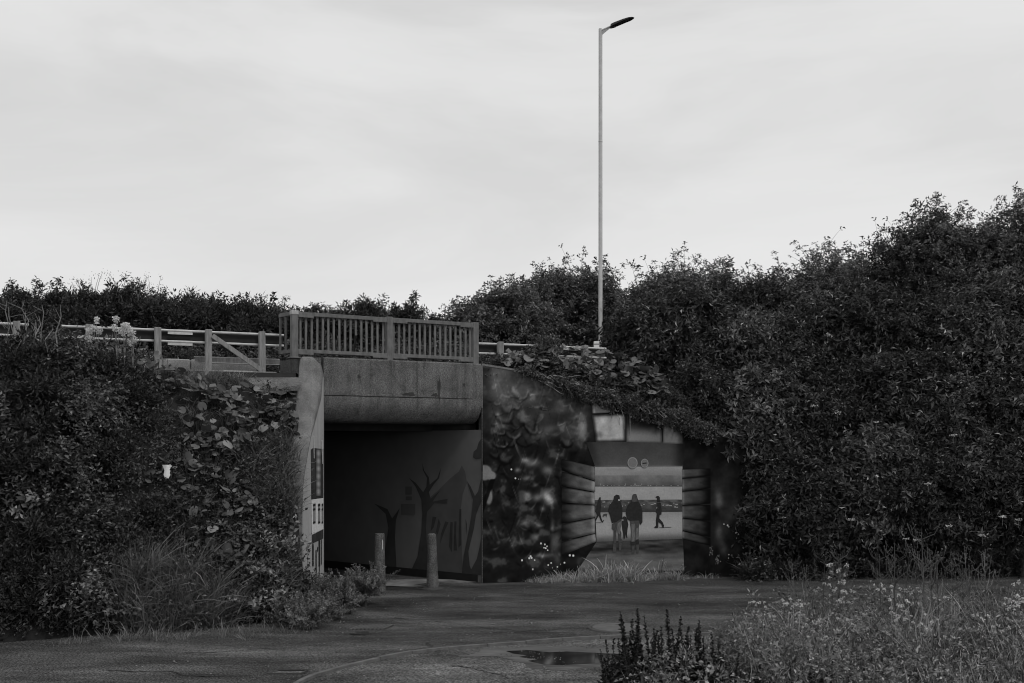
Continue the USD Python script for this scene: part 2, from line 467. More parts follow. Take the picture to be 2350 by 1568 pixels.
# puddle
pud = [(1165, 1497), (1210, 1495), (1260, 1500), (1300, 1498), (1360, 1501), (1400, 1503), (1470, 1506), (1500, 1512), (1440, 1520), (1370, 1524), (1290, 1528), (1250, 1527), (1215, 1519), (1240, 1516), (1195, 1510), (1215, 1506), (1180, 1502)]
pp = Polygon([gr(x, y)[:2] for x, y in pud]).buffer(0.03).buffer(-0.015)
M['silt'] = surf('dry_silt', 0.088, 0.95, 0.08, 0.6, 2.6, 7.0, 0.3, 50.0, stretch=(0.5, 1.4, 1))
sil = Polygon([gr(x, y)[:2] for x, y in [(1120, 1492), (1180, 1488), (1290, 1490), (1420, 1492), (1500, 1500), (1490, 1530), (1400, 1534), (1290, 1540), (1225, 1534), (1200, 1522), (1150, 1508), (1060, 1506)]]).buffer(0.06)
sil = Polygon([(x + 0.22 * (meshkit.fbm(np.array([x * 3, y * 3, 1.0]), 4, 3) - 0.5), y + 0.5 * (meshkit.fbm(np.array([x * 3, y * 3, 5.0]), 4, 4) - 0.5)) for x, y in [sil.exterior.interpolate(k_ / 160, normalized=True).coords[0] for k_ in range(160)]]).buffer(0)
sil = sil if sil.geom_type == 'Polygon' else max(sil.geoms, key=lambda g_: g_.area)
put('silt_margin', flat(sil, 0.0105), M['silt'], kind='structure')
put('puddle', flat(pp, 0.0145), M['water'], kind='structure')

# left bank: stations of (foot, head)
LB = np.array([[-3.25, 18.1, -3.60, 18.98], [-3.62, 17.75, -3.985, 21.02], [-4.3, 17.45, -4.50, 20.98], [-5.4, 16.9, -5.42, 20.58], [-6.9, 16.0, -7.25, 19.76], [-9.0, 15.0, -9.1, 18.92], [-13.0, 13.3, -13.2, 17.05], [-25, 8.5, -25, 11.7], [-60, -6, -60, -4]])
sl = np.linspace(0, 1, len(LB))


def left_bank(u, t):
    u, t = np.broadcast_arrays(np.asarray(u, float), np.asarray(t, float))
    c = [np.interp(u, sl, LB[:, k]) for k in range(4)]
    x, y = c[0] * (1 - t) + c[2] * t, c[1] * (1 - t) + c[3] * t
    prof = np.sin(t * np.pi / 2) * 0.55 + 0.45 * t
    z = np.interp(u, sl[:3], [1.45, ROADZ, ROADZ]) * prof + 0.28 * (meshkit.fbm(np.stack([x * 0.9, y * 0.9, z0 := np.zeros_like(x)], -1), 3, 4) - 0.5) * np.sin(np.pi * t)
    return np.stack([x, y, np.maximum(z, 0.0)], -1)


U, T = np.meshgrid(np.linspace(0, 1, 120), np.linspace(0, 1, 40), indexing='ij')
LBP = left_bank(U, T)
LBP[:, 0, 2] = -0.05
v, q = grid(LBP)
put('left_bank', (v, q), M['soil'], kind='structure', smooth=True)
hl = LinearNDInterpolator(LBP[:80].reshape(-1, 3)[:, :2], LBP[:80].reshape(-1, 3)[:, 2], fill_value=-1)

# right bank: behind the wing wall and on to the right
WT = np.array([[0, 4.41], [0.85, 4.29], [1.13, 4.20], [2.10, 4.02], [4.30, 3.40], [5.80, 2.75]])       # top of the wing wall: run, height


def wall_top(s):
    return np.interp(s, WT[:, 0], WT[:, 1])


RB = []
for s in (0.0, 0.7, 1.4, 2.1, 3.2, 4.3, 5.6):
    w = B + WD * s - WN * 0.36
    tfence = (w[0] - P0[0]) / RU[0]
    h = P0 + RU * tfence - RN * 0.2
    RB.append([w[0], w[1], wall_top(s) - 0.06, h[0], max(h[1], w[1] + 0.05), ROADZ])
RB += [[5.7, 24.5, 0.0, 6.0, 26.6, ROADZ], [7.5, 24.9, 0.0, 8.0, 27.6, ROADZ], [12, 25.6, 0, 13, 30.0, ROADZ], [30, 27.4, 0, 32, 38, ROADZ], [70, 28, 0, 70, 55, ROADZ]]
RB = np.array(RB)
sr = np.linspace(0, 1, len(RB))


def right_bank(u, t):
    u, t = np.broadcast_arrays(np.asarray(u, float), np.asarray(t, float))
    c = [np.interp(u, sr, RB[:, k]) for k in range(6)]
    return np.stack([c[0] * (1 - t) + c[3] * t, c[1] * (1 - t) + c[4] * t, c[2] * (1 - t) + c[5] * t], -1)


U, T = np.meshgrid(np.linspace(0, 1, 100), np.linspace(0, 1, 24), indexing='ij')
RBP = right_bank(U, T)
RBP[:, :, 2] += 0.32 * np.sin(np.pi * T ** 0.8) * np.clip(U / 0.06, 0, 1) * np.clip((0.56 - U) / 0.12, 0, 1)
RBP[:, :, 2] += 0.12 * (meshkit.fbm(RBP * 0.8, 3, 9) - 0.5) * np.sin(np.pi * T)
put('right_bank', grid(RBP), M['soil'], kind='structure', smooth=True)
hr = LinearNDInterpolator(RBP[:86].reshape(-1, 3)[:, :2], RBP[:86].reshape(-1, 3)[:, 2], fill_value=-1)

plateau = [tuple(p) for p in LB[:0:-1, 2:4]] + [tuple(face(-0.35, 0.4)[:2]), tuple(face(-0.35, 1.25)[:2]), tuple(face(LFACE, 1.25)[:2])] + [tuple(p) for p in RB[:, 3:5]] + [(500, 130), (500, 690), (-500, 690), (-500, -150)]
pl = Polygon(plateau)
if not pl.is_valid:
    pl = pl.buffer(0)
put('road_embankment', flat(pl if pl.geom_type == 'Polygon' else max(pl.geoms, key=lambda g: g.area), ROADZ), M['soil'], kind='structure')
strip = [road(-60, 1.6)[:2], road(60, 1.6)[:2], road(60, 4.6)[:2], road(-60, 4.6)[:2]]
put('road', flat(Polygon(strip), ROADZ + 0.006), M['asphalt'], kind='structure')


def hits(fun, x, y, d0, d1, step=0.04):
    """where sight lines meet a bank"""
    x, y = np.asarray(x, float), np.asarray(y, float)
    d = np.full(len(x), np.nan)
    for dd in np.arange(d0, d1, step):
        todo = np.isnan(d)
        if not todo.any():
            break
        X, Z = (x - CX) / FPX * dd, EYE + (HOR - y) / FPX * dd
        h = fun(X, np.full(len(x), dd))
        d = np.where(todo & (h > -0.5) & (Z <= h), dd, d)
    ok = ~np.isnan(d)
    return np.stack([(x - CX) / FPX * d, d, EYE + (HOR - y) / FPX * d], -1)[ok]


def in_poly(poly, n, rng):
    p = Polygon(poly)
    x0, y0, x1, y1 = p.bounds
    out = []
    import shapely
    while len(out) < n:
        q = rng.random((n * 3, 2)) * [x1 - x0, y1 - y0] + [x0, y0]
        q = q[shapely.contains_xy(p, q[:, 0], q[:, 1])]
        out += list(q)
    return np.array(out[:n])


# ------------------------------------------------------------------ the underpass
up = thing('pedestrian_underpass', 'concrete pedestrian underpass with a dark opening below the road bridge', 'underpass')
# fascia beam: upright face, then a rounded soffit; run in lengths so that the edges stay crisp
ang = np.linspace(0, np.pi / 2, 12)
prof = [(0.025, TOPZ), (0.0, TOPZ - 0.025), (0.0, 3.70), (0.006, 3.69), (0.0, 3.68), (0.0, 3.62)] + [(0.42 - 0.42 * math.cos(a), 3.62 - 0.42 * math.sin(a)) for a in ang[1:]] + [(1.2, 3.20), (1.2, TOPZ - 0.3), (0.9, TOPZ)]
prof = np.array(prof)
ns = 40
ss = np.linspace(0.002, LFACE - 0.012, ns)
P = np.zeros((ns, len(prof), 3))
for i, s in enumerate(ss):
    for j, (o, z) in enumerate(prof):
        wob = 0.004 * (meshkit.noise(np.array([s * 3, j * 1.7, 0.0])) - 0.5)
        P[i, j] = face(s, o + wob, z)
v, q = grid(P)
mb = MB().add(v, q)
for i in (0, ns - 1):
    c = P[i].mean(0)
    e = np.vstack([P[i], c])
    k = len(prof)
    mb.add(e, [(a, (a + 1) % k, k) for a in range(k)])
mb.add(np.vstack([P[:, -1], P[:, 0]]), [(i, i + 1, ns + i + 1, ns + i) for i in range(ns - 1)])
put('fascia_beam', mb.mesh(), M['concrete'], up, smooth=40)
# crack along the beam and a stain
cr = np.array([face(s, -0.002, 3.70 + 0.02 * (meshkit.fbm(np.array([s * 2.2, 3.1, 0.0]), 4, 2) - 0.5)) for s in np.linspace(0.0, LFACE - 0.22, 70)])
mb = MB().add(*tube(cr, 0.004 + 0.004 * meshkit.noise(np.column_stack([np.arange(70) * 0.7, np.zeros(70), np.zeros(70)]), 3), 4))
put('crack', mb.mesh(), M['black'], up)
# damp patches above the crack
for (x, y, w, h) in ((940, 905, 16, 4), (1005, 893, 4, 26), (996, 905, 8, 4), (832, 868, 3, 5), (1062, 880, 3, 4)):
    c = at(x, y, 22.1)
    s0 = (c[0] - A[0]) / FD[0]
    pts = [(s0 + w / 118 * math.cos(a) * (1 + 0.3 * math.sin(3 * a + x)), c[2] + h / 118 * math.sin(a) * (1 + 0.3 * math.cos(5 * a + y))) for a in np.linspace(0, 2 * np.pi, 18)[:-1]]
    e = np.array([face(s, -0.004, z) for s, z in pts] + [face(s0, -0.004, c[2])])
    put('damp_stain', (e, [(i, (i + 1) % 17, 17) for i in range(17)]), M['concrete_dark'], up)


def inner(p, s, z, off=0.0):
    q = p + TD * s
    return np.array([q[0], q[1], z])


TL = 15.0


def slab(p, q, z0, z1, th, side):
    """an upright wall from p to q (plan), thick to one side"""
    p, q = np.asarray(p, float), np.asarray(q, float)
    d = (q - p) / np.linalg.norm(q - p)
    n = np.array([-d[1], d[0]]) * side * th
    b = [p, q, q + n, p + n]
    v = [(*a, z0) for a in b] + [(*a, z1) for a in b]
    return trimesh.convex.convex_hull(np.array(v))


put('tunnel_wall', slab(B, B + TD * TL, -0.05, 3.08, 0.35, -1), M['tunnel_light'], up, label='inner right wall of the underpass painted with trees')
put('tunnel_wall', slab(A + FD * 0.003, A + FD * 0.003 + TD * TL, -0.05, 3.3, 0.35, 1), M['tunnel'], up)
put('tunnel_end', slab(A + TD * TL, B + TD * TL, -0.05, 3.3, 0.3, 1), M['tunnel'], up)  # unseen wall, added to keep daylight out of the far end
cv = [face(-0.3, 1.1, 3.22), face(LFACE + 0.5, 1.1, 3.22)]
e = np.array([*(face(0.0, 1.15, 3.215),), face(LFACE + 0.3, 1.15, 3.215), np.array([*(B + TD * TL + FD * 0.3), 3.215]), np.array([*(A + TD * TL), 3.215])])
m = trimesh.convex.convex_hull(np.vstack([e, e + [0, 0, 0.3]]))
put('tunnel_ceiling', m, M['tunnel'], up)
# bearing shelf above the right inner wall
put('bearing_shelf', slab(B + TD * 0.45 + FD * 0.02, B + TD * TL + FD * 0.02, 3.085, 3.21, 0.3, -1), M['concrete_dark'], up)
put('cross_beam', trimesh.convex.convex_hull(np.array([face(a, b, c) for a in (0.02, LFACE - 0.02) for b in (1.3, 1.7) for c in (3.06, 3.213)])), M['concrete_dark'], up)
# dark plinth along the right inner wall
put('plinth', slab(B + TD * 0.1 - FD * 0.02, B + TD * TL - FD * 0.02, 0.0, 0.16, 0.02, -1), M['black'], up)
# parapet return at the left end of the beam
ret = trimesh.convex.convex_hull(np.array([np.array([*(A + np.array([-0.43, 0.02]) + FN * b - FD * a), z]) for a in (0.0, 0.02) for b in (0.0, 1.1) for z in (3.7, TOPZ - 0.01)] +
                                          [np.array([*(A + np.array([-0.05, 0.02]) + FN * b), z]) for b in (0.0, 1.1) for z in (3.7, TOPZ - 0.01)]))
put('parapet_return', ret, M['concrete'], up)

# painted trees on the right inner wall
IN = Plane(B, TD, (np.array([-TD[1], TD[0]])))
if (np.array([0, 0]) - B) @ IN.n[:2] < 0:
    IN.n = -IN.n


def zz(pts, ox=846.0, oy=996.0, k=0.2158):
    return [(ox + x * k, oy + y * k) for x, y in pts]


def painted(plane, pts, off, mat, parent, name, smoothit=0.0, label=None):
    s = Polygon(pts)
    if not s.is_valid:
        s = s.buffer(0)
    if smoothit:
        s = s.buffer(smoothit).buffer(-2 * smoothit).buffer(smoothit)
    out = None
    mb = MB()
    for gpoly in getattr(s, 'geoms', [s]):
        if gpoly.is_empty:
            continue
        v, f = trimesh.creation.triangulate_polygon(gpoly, engine='earcut')
        mb.add(plane.hit(v[:, 0], v[:, 1], off), f)
    return put(name, mb.mesh(), mat, parent, label=label)


iw = stage.GetPrimAtPath('/World/pedestrian_underpass/tunnel_wall')
sub = lambda nm, pts, mat, off=0.004: painted(IN, zz(pts), off, mat, iw, nm)
sub('painted_hill', [(600, 1535), (600, 720), (740, 600), (860, 480), (960, 400), (990, 335), (1025, 400), (1045, 520), (1000, 640), (980, 790), (1000, 1535)], M['tunnel_mid'])
sub('painted_trunk', [(990, 1500), (1010, 1300), (1060, 1050), (1090, 880), (1110, 700), (1060, 560), (1045, 500), (1085, 560), (1130, 660), (1165, 610), (1195, 480), (1207, 470), (1205, 700), (1140, 860), (1120, 1000), (1060, 1250), (1075, 1400), (1090, 1440), (1150, 1330), (1180, 1200), (1205, 1050), (1205, 1500)], M['tunnel_dark'], 0.008)
sub('painted_leaves', [(1205, 40), (1170, 90), (1150, 160), (1115, 190), (1110, 250), (1140, 270), (1175, 265), (1205, 260)], M['tunnel_dark'], 0.008)
sub('painted_tree', [(430, 1500), (520, 1300), (560, 1050), (570, 850), (560, 700), (500, 560), (430, 470), (500, 520), (580, 620), (615, 560), (620, 470), (575, 380), (572, 310), (590, 390), (640, 460), (650, 540), (730, 470), (770, 360), (750, 470), (690, 540), (640, 620), (660, 690), (760, 600), (680, 720), (840, 690), (835, 740), (700, 735), (620, 830), (610, 1000), (620, 1200), (700, 1500)], M['tunnel_dark'], 0.008)
sub('painted_tree', [(130, 1500), (180, 1200), (210, 1000), (180, 850), (60, 740), (200, 800), (250, 900), (330, 790), (290, 920), (280, 1100), (300, 1500)], M['tunnel_dark'], 0.008)
for px in ([(680, 880), (720, 885), (690, 1000), (660, 1030)], [(745, 900), (765, 960), (735, 1070), (715, 1040)], [(815, 930), (850, 940), (805, 1040), (760, 1170), (770, 1060)], [(870, 935), (895, 940), (890, 1100), (885, 1260), (855, 1200)],
           [(912, 930), (935, 930), (930, 1080), (940, 1240), (905, 1240)], [(965, 800), (985, 800), (985, 1180), (955, 1210)], [(1010, 780), (1030, 900), (1045, 960), (1040, 1080), (1030, 900)]):
    sub('painted_stripe', px, M['tunnel_dark'], 0.008)
for px in ([(390, 560), (460, 560), (460, 645), (390, 645)], [(395, 665), (460, 665), (460, 705), (395, 705)], [(345, 745), (495, 745), (495, 860), (345, 860)]):
    sub('painted_house', px, M['tunnel_mid'], 0.010)

# ------------------------------------------------------------------ left wing wall, its inner face carrying a mural
lw = thing('wing_wall', 'left concrete wing wall with sloping rounded top and painted white house', 'wall')
ts = np.array([21.25, 21.15, 21.08, 21.0, 20.92, 20.6, 20.19, 19.88, 19.5, 19.25, 19.1, 19.03, 19.0, 19.0])
tz = np.array([4.41, 4.41, 4.38, 4.20, 3.93, 3.62, 3.23, 2.97, 2.59, 2.32, 2.10, 1.75, 1.2, -0.05])
rows = []
XI, XO = -3.51, -3.93
for y, z, dy in zip(ts, tz, np.gradient(ts)):
    bev = 0.21 * np.clip((z - 2.9) / 1.3, 0.0, 1.0)
    z2 = z
    rows.append([(XI, y, -0.05), (XI, y, max(z2 - bev * 1.6, -0.04)), (XI - bev * 0.25, y, max(z2 - bev * 0.7, -0.035)), (XI - bev, y, max(z2, -0.03)), ((XI + XO) / 2, y, max(z2, -0.03)), (XO + 0.03, y, max(z2, -0.03)), (XO, y, max(z2 - 0.03, -0.04)), (XO, y, -0.05)])
P = np.array(rows)
put('wall_body', grid(P[:, ::-1]), M['concrete_pale'], lw, smooth=35)
LW = Plane((XI, 20.0), (0, 1), (1, 0))


def lface(yz, off):
    return np.array([(XI + off, y, z) for y, z in yz])


def lq(name, pts, off, mat, tone=None):
    """a painted patch of the left wing wall, given in picture coordinates"""
    v, f = trimesh.creation.triangulate_polygon(Polygon(pts), engine='earcut')
    w = LW.hit(v[:, 0], v[:, 1], off)
    return put(name, (w, f), mat, lw)


# pale plaster coat over the face
yy = np.linspace(19.02, 21.19, 60)
zt = np.interp(yy, ts[::-1], tz[::-1]) - 0.03 - 0.34 * np.clip((np.interp(yy, ts[::-1], tz[::-1]) - 2.9) / 1.3, 0, 1)
P = np.array([[(XI + 0.004, y, z) for z in np.linspace(0.0, max(t, 0.02), 30)] for y, t in zip(yy, zt)])
cc = 0.34 + 0.14 * (meshkit.fbm(P.reshape(-1, 3) * [1, 9, 0.8], 4, 7) - 0.5)
put('plaster_coat', grid(P), M['mural'], lw, color=cc)
lq('painted_dark_panel', [(713.5, 1032), (719, 1028), (733, 1030), (742.0, 1030), (742.0, 1143), (714.5, 1147)], 0.008, M['concrete_dark'])
# blurred pale column in the panel
P = LW.hit(*np.meshgrid(np.linspace(725, 737, 7), np.linspace(1032, 1138, 30), indexing='ij'), 0.012)
gx, gy = np.meshgrid(np.linspace(-1, 1, 7), np.linspace(0, 1, 30), indexing='ij')
put('painted_light_column', grid(P), M['mural'], lw, color=(0.055 + 0.30 * np.exp(-gx ** 2 * 2.5) * (0.35 + 0.65 * np.sin(gy * 19) ** 2)).ravel())
lq('painted_drip', [(719.5, 1000), (721, 1000), (721.5, 1052), (720.5, 1052)], 0.013, M['white'])
lq('painted_drip', [(738, 1010), (740, 1010), (740.5, 1065), (739.5, 1065)], 0.013, M['white'])
lq('painted_house_wall', [(714.5, 1147), (742.0, 1143), (742.0, 1214), (716, 1227)], 0.008, M['white'])
for x0, x1 in ((719, 724.5), (730.5, 735), (738.5, 741.7)):
    lq('painted_window', [(x0, 1156), (x1, 1155), (x1, 1200 - (x0 - 719) * 0.2), (x0, 1203 - (x0 - 719) * 0.2)], 0.012, M['post'])
    for yb in (1157, 1167, 1197):
        lq('painted_sill', [(x0, yb), (x1, yb - 0.5), (x1, yb + 4), (x0, yb + 4.5)], 0.016, M['black'])
lq('painted_dark_band', [(716, 1228), (742.0, 1215), (742.0, 1236), (716, 1248)], 0.008, M['concrete_dark'])
for k, (x0, x1, y0, y1) in enumerate(((717, 718.2, 1248, 1300), (719.4, 720.4, 1248, 1300), (724.5, 727, 1262, 1305), (728.5, 730, 1255, 1266), (731.5, 735, 1240, 1300), (737.2, 738.6, 1238, 1296), (726, 727.2, 1305, 1332), (732.5, 734, 1300, 1330))):
    lq('painted_railing', [(x0, y0), (x1, y0), (x1, y1), (x0, y1)], 0.012, M['black'])

# ------------------------------------------------------------------ right wing wall with the big mural
rw = thing('wing_wall', 'right concrete wing wall painted with an archway view of people on a beach', 'wall')
RW = Plane(B, WD, WN)
poly = Polygon([(0, -0.1), (5.8, -0.1), (5.8, WT[-1, 1])] + [(s, wall_top(s)) for s in np.linspace(5.8, 0, 30)])
m = prism(poly, 0.35)
v = np.array(m.vertices)
m.vertices = np.array([RW.at(s, z, -o) for s, o, z in v])
m.fix_normals()
put('wall_body', m, M['concrete'], rw)
cop = [(s, wall_top(s)) for s in np.linspace(0.0, 2.3, 12)]
P = np.array([[RW.at(s, z + dz, o) for o, dz in ((0.012, -0.035), (0.012, 0.004), (-0.36, 0.004))] for s, z in cop])
put('coping_edge', grid(P), M['concrete_pale'], rw)
put('joint_strip', slab(B + WN * 0.012 - WD * 0.010, B + WN * 0.012 + WD * 0.010, 3.52, 4.37, 0.02, 1), M['concrete_pale'], rw)
put('joint_strip', slab(B + WN * 0.012 - WD * 0.010, B + WN * 0.012 + WD * 0.010, 0.0, 3.515, 0.02, 1), M['concrete_dark'], rw)

K = 0.36                                                     # what an upright wall here returns of its own colour


def alb(s):
    s = np.maximum(s, 4.0)
    return np.clip(lin(s) / K, 0.006, 0.8)


def sm(a, b, x):
    t = np.clip((x - a) / (b - a), 0, 1)
    return t * t * (3 - 2 * t)


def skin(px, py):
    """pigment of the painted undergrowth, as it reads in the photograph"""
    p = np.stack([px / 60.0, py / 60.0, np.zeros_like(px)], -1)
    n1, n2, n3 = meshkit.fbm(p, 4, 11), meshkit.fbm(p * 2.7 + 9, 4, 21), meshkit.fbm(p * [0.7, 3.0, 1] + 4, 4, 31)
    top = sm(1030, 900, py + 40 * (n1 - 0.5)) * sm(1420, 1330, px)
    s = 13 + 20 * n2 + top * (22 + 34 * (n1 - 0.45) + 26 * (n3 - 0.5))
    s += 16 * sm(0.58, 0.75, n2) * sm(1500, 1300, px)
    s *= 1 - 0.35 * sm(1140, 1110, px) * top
    # soft bright dabs
    for x, y, rx, ry, a in ((1235, 1000, 26, 14, 34), (1262, 985, 16, 10, 26), (1310, 992, 18, 22, 24), (1338, 985, 9, 26, 26), (1222, 1062, 22, 10, 40), (1256, 1080, 12, 10, 62), (1205, 1056, 9, 6, 44), (1187, 1079, 6, 5, 52),
                            (1210, 1098, 9, 6, 46), (1213, 1138, 8, 9, 66), (1232, 1142, 10, 9, 58), (1255, 1138, 8, 10, 58), (1262, 1150, 12, 9, 64), (1246, 1168, 6, 6, 48), (1205, 1200, 12, 6, 52), (1236, 1205, 8, 8, 34), (1226, 1232, 9, 9, 48),
                            (1276, 1245, 11, 18, 50), (1268, 1206, 4, 14, 34), (1248, 1275, 22, 5, 40), (1280, 1285, 7, 12, 36), (1330, 1285, 7, 8, 10), (1650, 1150, 9, 18, 44), (1650, 1220, 8, 16, 30), (1690, 1190, 32, 26, 24), (1660, 1255, 10, 18, 34), (1720, 1170, 30, 20, 22), (1700, 1255, 22, 16, 14)):
        q = ((px - x) / rx) ** 2 + ((py - y) / ry) ** 2
        s = s + a * np.exp(-q) * (0.55 + 0.9 * (n2 - 0.2))
    # leaf-edge crescents
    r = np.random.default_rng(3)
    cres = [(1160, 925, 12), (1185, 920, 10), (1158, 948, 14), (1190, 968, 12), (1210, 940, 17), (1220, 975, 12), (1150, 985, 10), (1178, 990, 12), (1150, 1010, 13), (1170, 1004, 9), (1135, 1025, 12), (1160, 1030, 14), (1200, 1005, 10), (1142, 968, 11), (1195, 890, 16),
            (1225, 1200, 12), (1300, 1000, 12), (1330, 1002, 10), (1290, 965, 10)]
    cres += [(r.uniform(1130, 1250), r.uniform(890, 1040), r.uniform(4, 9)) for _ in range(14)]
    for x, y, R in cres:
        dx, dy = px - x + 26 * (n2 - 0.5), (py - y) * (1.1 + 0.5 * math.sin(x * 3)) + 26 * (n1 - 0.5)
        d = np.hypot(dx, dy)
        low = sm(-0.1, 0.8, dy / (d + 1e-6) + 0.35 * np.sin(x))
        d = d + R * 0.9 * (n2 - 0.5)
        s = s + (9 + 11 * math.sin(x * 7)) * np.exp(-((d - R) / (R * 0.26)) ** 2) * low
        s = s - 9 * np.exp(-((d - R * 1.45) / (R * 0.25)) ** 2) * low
    # short brush strokes
    for _ in range(150):
        x, y = r.uniform(1115, 1345), r.uniform(865, 1300)
        a_, l_, w_ = r.uniform(-1.2, 1.2), r.uniform(4, 12), r.uniform(1.5, 3.5)
        dx, dy = px - x, py - y
        q = ((dx * math.cos(a_) + dy * math.sin(a_)) / l_) ** 2 + ((dy * math.cos(a_) - dx * math.sin(a_) + 0.03 * dx * dx) / w_) ** 2
        s = s + r.uniform(-14, 26) * np.exp(-np.minimum(q, 30))
    # pale painted sky by the joint, cut by a branch
    patch = sm(0, 5, 20 - np.hypot(px - 1112, (py - 1085) * 1.0)) + sm(0, 4, 12 - np.hypot(px - 1128, py - 1092)) + sm(0, 4, 10 - np.hypot(px - 1122, (py - 1140) * 0.45))
    s = s + 52 * np.clip(patch, 0, 1)
    branch = np.abs((px - 1108) - (1165 - py) * 0.35)
    s = np.where((py > 1100) & (py < 1190) & (px < 1142), s * (1 - 0.75 * sm(7, 3, branch)), s)
    # small white dots
    return s


L_, Hn = 5.78, 4.40
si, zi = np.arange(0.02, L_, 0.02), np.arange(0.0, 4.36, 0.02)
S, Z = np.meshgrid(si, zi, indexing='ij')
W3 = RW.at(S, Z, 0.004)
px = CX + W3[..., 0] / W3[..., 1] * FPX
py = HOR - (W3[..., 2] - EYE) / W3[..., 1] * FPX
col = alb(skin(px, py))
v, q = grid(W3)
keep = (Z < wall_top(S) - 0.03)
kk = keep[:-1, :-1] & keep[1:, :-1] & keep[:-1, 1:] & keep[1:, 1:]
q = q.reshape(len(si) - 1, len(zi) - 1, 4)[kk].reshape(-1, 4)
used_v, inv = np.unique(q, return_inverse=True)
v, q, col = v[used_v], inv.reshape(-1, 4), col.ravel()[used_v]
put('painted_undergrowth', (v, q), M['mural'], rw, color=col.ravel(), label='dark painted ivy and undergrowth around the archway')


def Z7(pts):
    return [(1128 + x * 0.28, 940 + y * 0.28) for x, y in pts]


def patch(name, quad, off, fn, n=18, m=12, label=None):
    """a four-cornered painted field: corners clockwise from the top left; fn(u, v, x, y) gives what the photograph shows there"""
    a, b, c, d = np.array(quad, float)
    u, w = np.meshgrid(np.linspace(0, 1, n), np.linspace(0, 1, m), indexing='ij')
    p = (a * (1 - u)[..., None] + b * u[..., None]) * (1 - w)[..., None] + (d * (1 - u)[..., None] + c * u[..., None]) * w[..., None]
    s = fn(u, w, p[..., 0], p[..., 1])
    return put(name, grid(RW.hit(p[..., 0], p[..., 1], off)), M['mural'], rw, color=alb(s).ravel(), label=label)


def nz(x, y, f=0.1, seed=0):
    return meshkit.fbm(np.stack([x * f, y * f, np.zeros_like(x)], -1), 4, seed) - 0.5


edge = lambda u, w, k=0.12: sm(0, k, u) * sm(1, 1 - k, u) * sm(0, k, w) * sm(1, 1 - k, w)
# the view through the painted arch
patch('painted_sky', Z7([(845, 465), (1565, 465), (1563, 560), (845, 560)]), 0.008, lambda u, w, x, y: 92 - 14 * w + 18 * nz(x, y * 3, 0.03))
patch('painted_hills', Z7([(845, 540), (1563, 540), (1560, 631), (845, 631)]), 0.012, lambda u, w, x, y: 70 - 14 * w + 30 * nz(x, y, 0.05, 3) - 25 * sm(0.9, 1, w), 40, 14)
patch('painted_sea', Z7([(843, 632), (1562, 632), (1562, 750), (845, 750)]), 0.012, lambda u, w, x, y: 95 + 12 * nz(x, y, 0.1, 5))
patch('painted_rocks', Z7([(845, 742), (1562, 738), (1564, 838), (850, 842)]), 0.016, lambda u, w, x, y: 56 - 16 * w + 70 * nz(x, y * 2, 0.12, 7) * (1 - w), 60, 16)
patch('painted_beach', Z7([(850, 830), (1564, 828), (1564, 1060), (862, 1085)]), 0.012, lambda u, w, x, y: 84 + 12 * np.sin(w * 3) - 30 * sm(0.7, 1, w) + 8 * nz(x, y * 3, 0.06, 8), 30, 24)
patch('painted_wet_floor', Z7([(862, 1084), (1568, 1050), (1580, 1320), (705, 1320)]), 0.008, lambda u, w, x, y: 42 + 22 * sm(0.3, 0.75, w) - 10 * sm(0.1, 0.3, w) * sm(0.4, 0.25, w) + 40 * nz(x, y * 5, 0.03, 9), 40, 30)
patch('painted_lintel', Z7([(775, 268), (1590, 262), (1570, 466), (850, 470)]), 0.012, lambda u, w, x, y: 42 + 10 * w - 14 * sm(0.12, 0, u) - 22 * sm(0.84, 1.0, u) + 8 * nz(x, y, 0.06, 2) + 14 * sm(0.93, 1.0, w), 40, 16)
for qd, fn in (([(822, 45), (1098, 30), (1100, 262), (855, 268)], lambda u, w, x, y: (108 + 40 * nz(x, y, 0.06, 1)) * (0.30 + 0.70 * edge(u, w, 0.13)) - 40 * np.exp(-((u - .18) / .12) ** 2 - ((w - .75) / .12) ** 2)),
               ([(812, -55), (990, -50), (985, 28), (822, 36)], lambda u, w, x, y: (86 + 24 * nz(x, y, 0.06, 1)) * (0.35 + 0.65 * edge(u, w))),
               ([(1106, 40), (1398, 60), (1398, 276), (1106, 266)], lambda u, w, x, y: 32 + 48 * sm(0.3, 0.8, w) * (0.4 + 0.6 * edge(u, w, 0.08)) - 12 * u),
               ([(1408, 95), (1570, 130), (1575, 285), (1406, 278)], lambda u, w, x, y: 30 + 40 * sm(0.1, 0.75, w + 0.4 * (1 - u)) * (0.5 + 0.5 * edge(u, w, 0.1)) - 26 * sm(0.6, 1.0, u))):
    patch('painted_stone', Z7(qd), 0.013, fn, 26, 22)
lj = [(400, 466), (502, 588), (632, 678), (768, 783), (938, 886), (1082, 1016), (1205, 1086)]
for k in range(6):
    (l0, r0), (l1, r1) = lj[k], lj[k + 1]
    patch('painted_quoin', Z7([(575, l0 + 6), (848 - 4 * (k in (2, 3)), r0 + 3), (850 + 10 * (k == 5), r1 - 3), (575, l1 - 6)]), 0.013,
          lambda u, w, x, y: (48 + 16 * u + 24 * np.exp(-((u - 0.95) / 0.05) ** 2) + 34 * nz(x, y * 2, 0.06, k)) * (0.62 + 0.38 * sm(0, 0.10, w) * sm(1, 0.75, w)) * (0.5 + 0.5 * sm(0, 0.45, u)) * (1 if k else 0.8), 24, 12)
rj = [(488, 478), (565, 545), (672, 648), (788, 775), (890, 915), (992, 1050), (1060, 1120)]
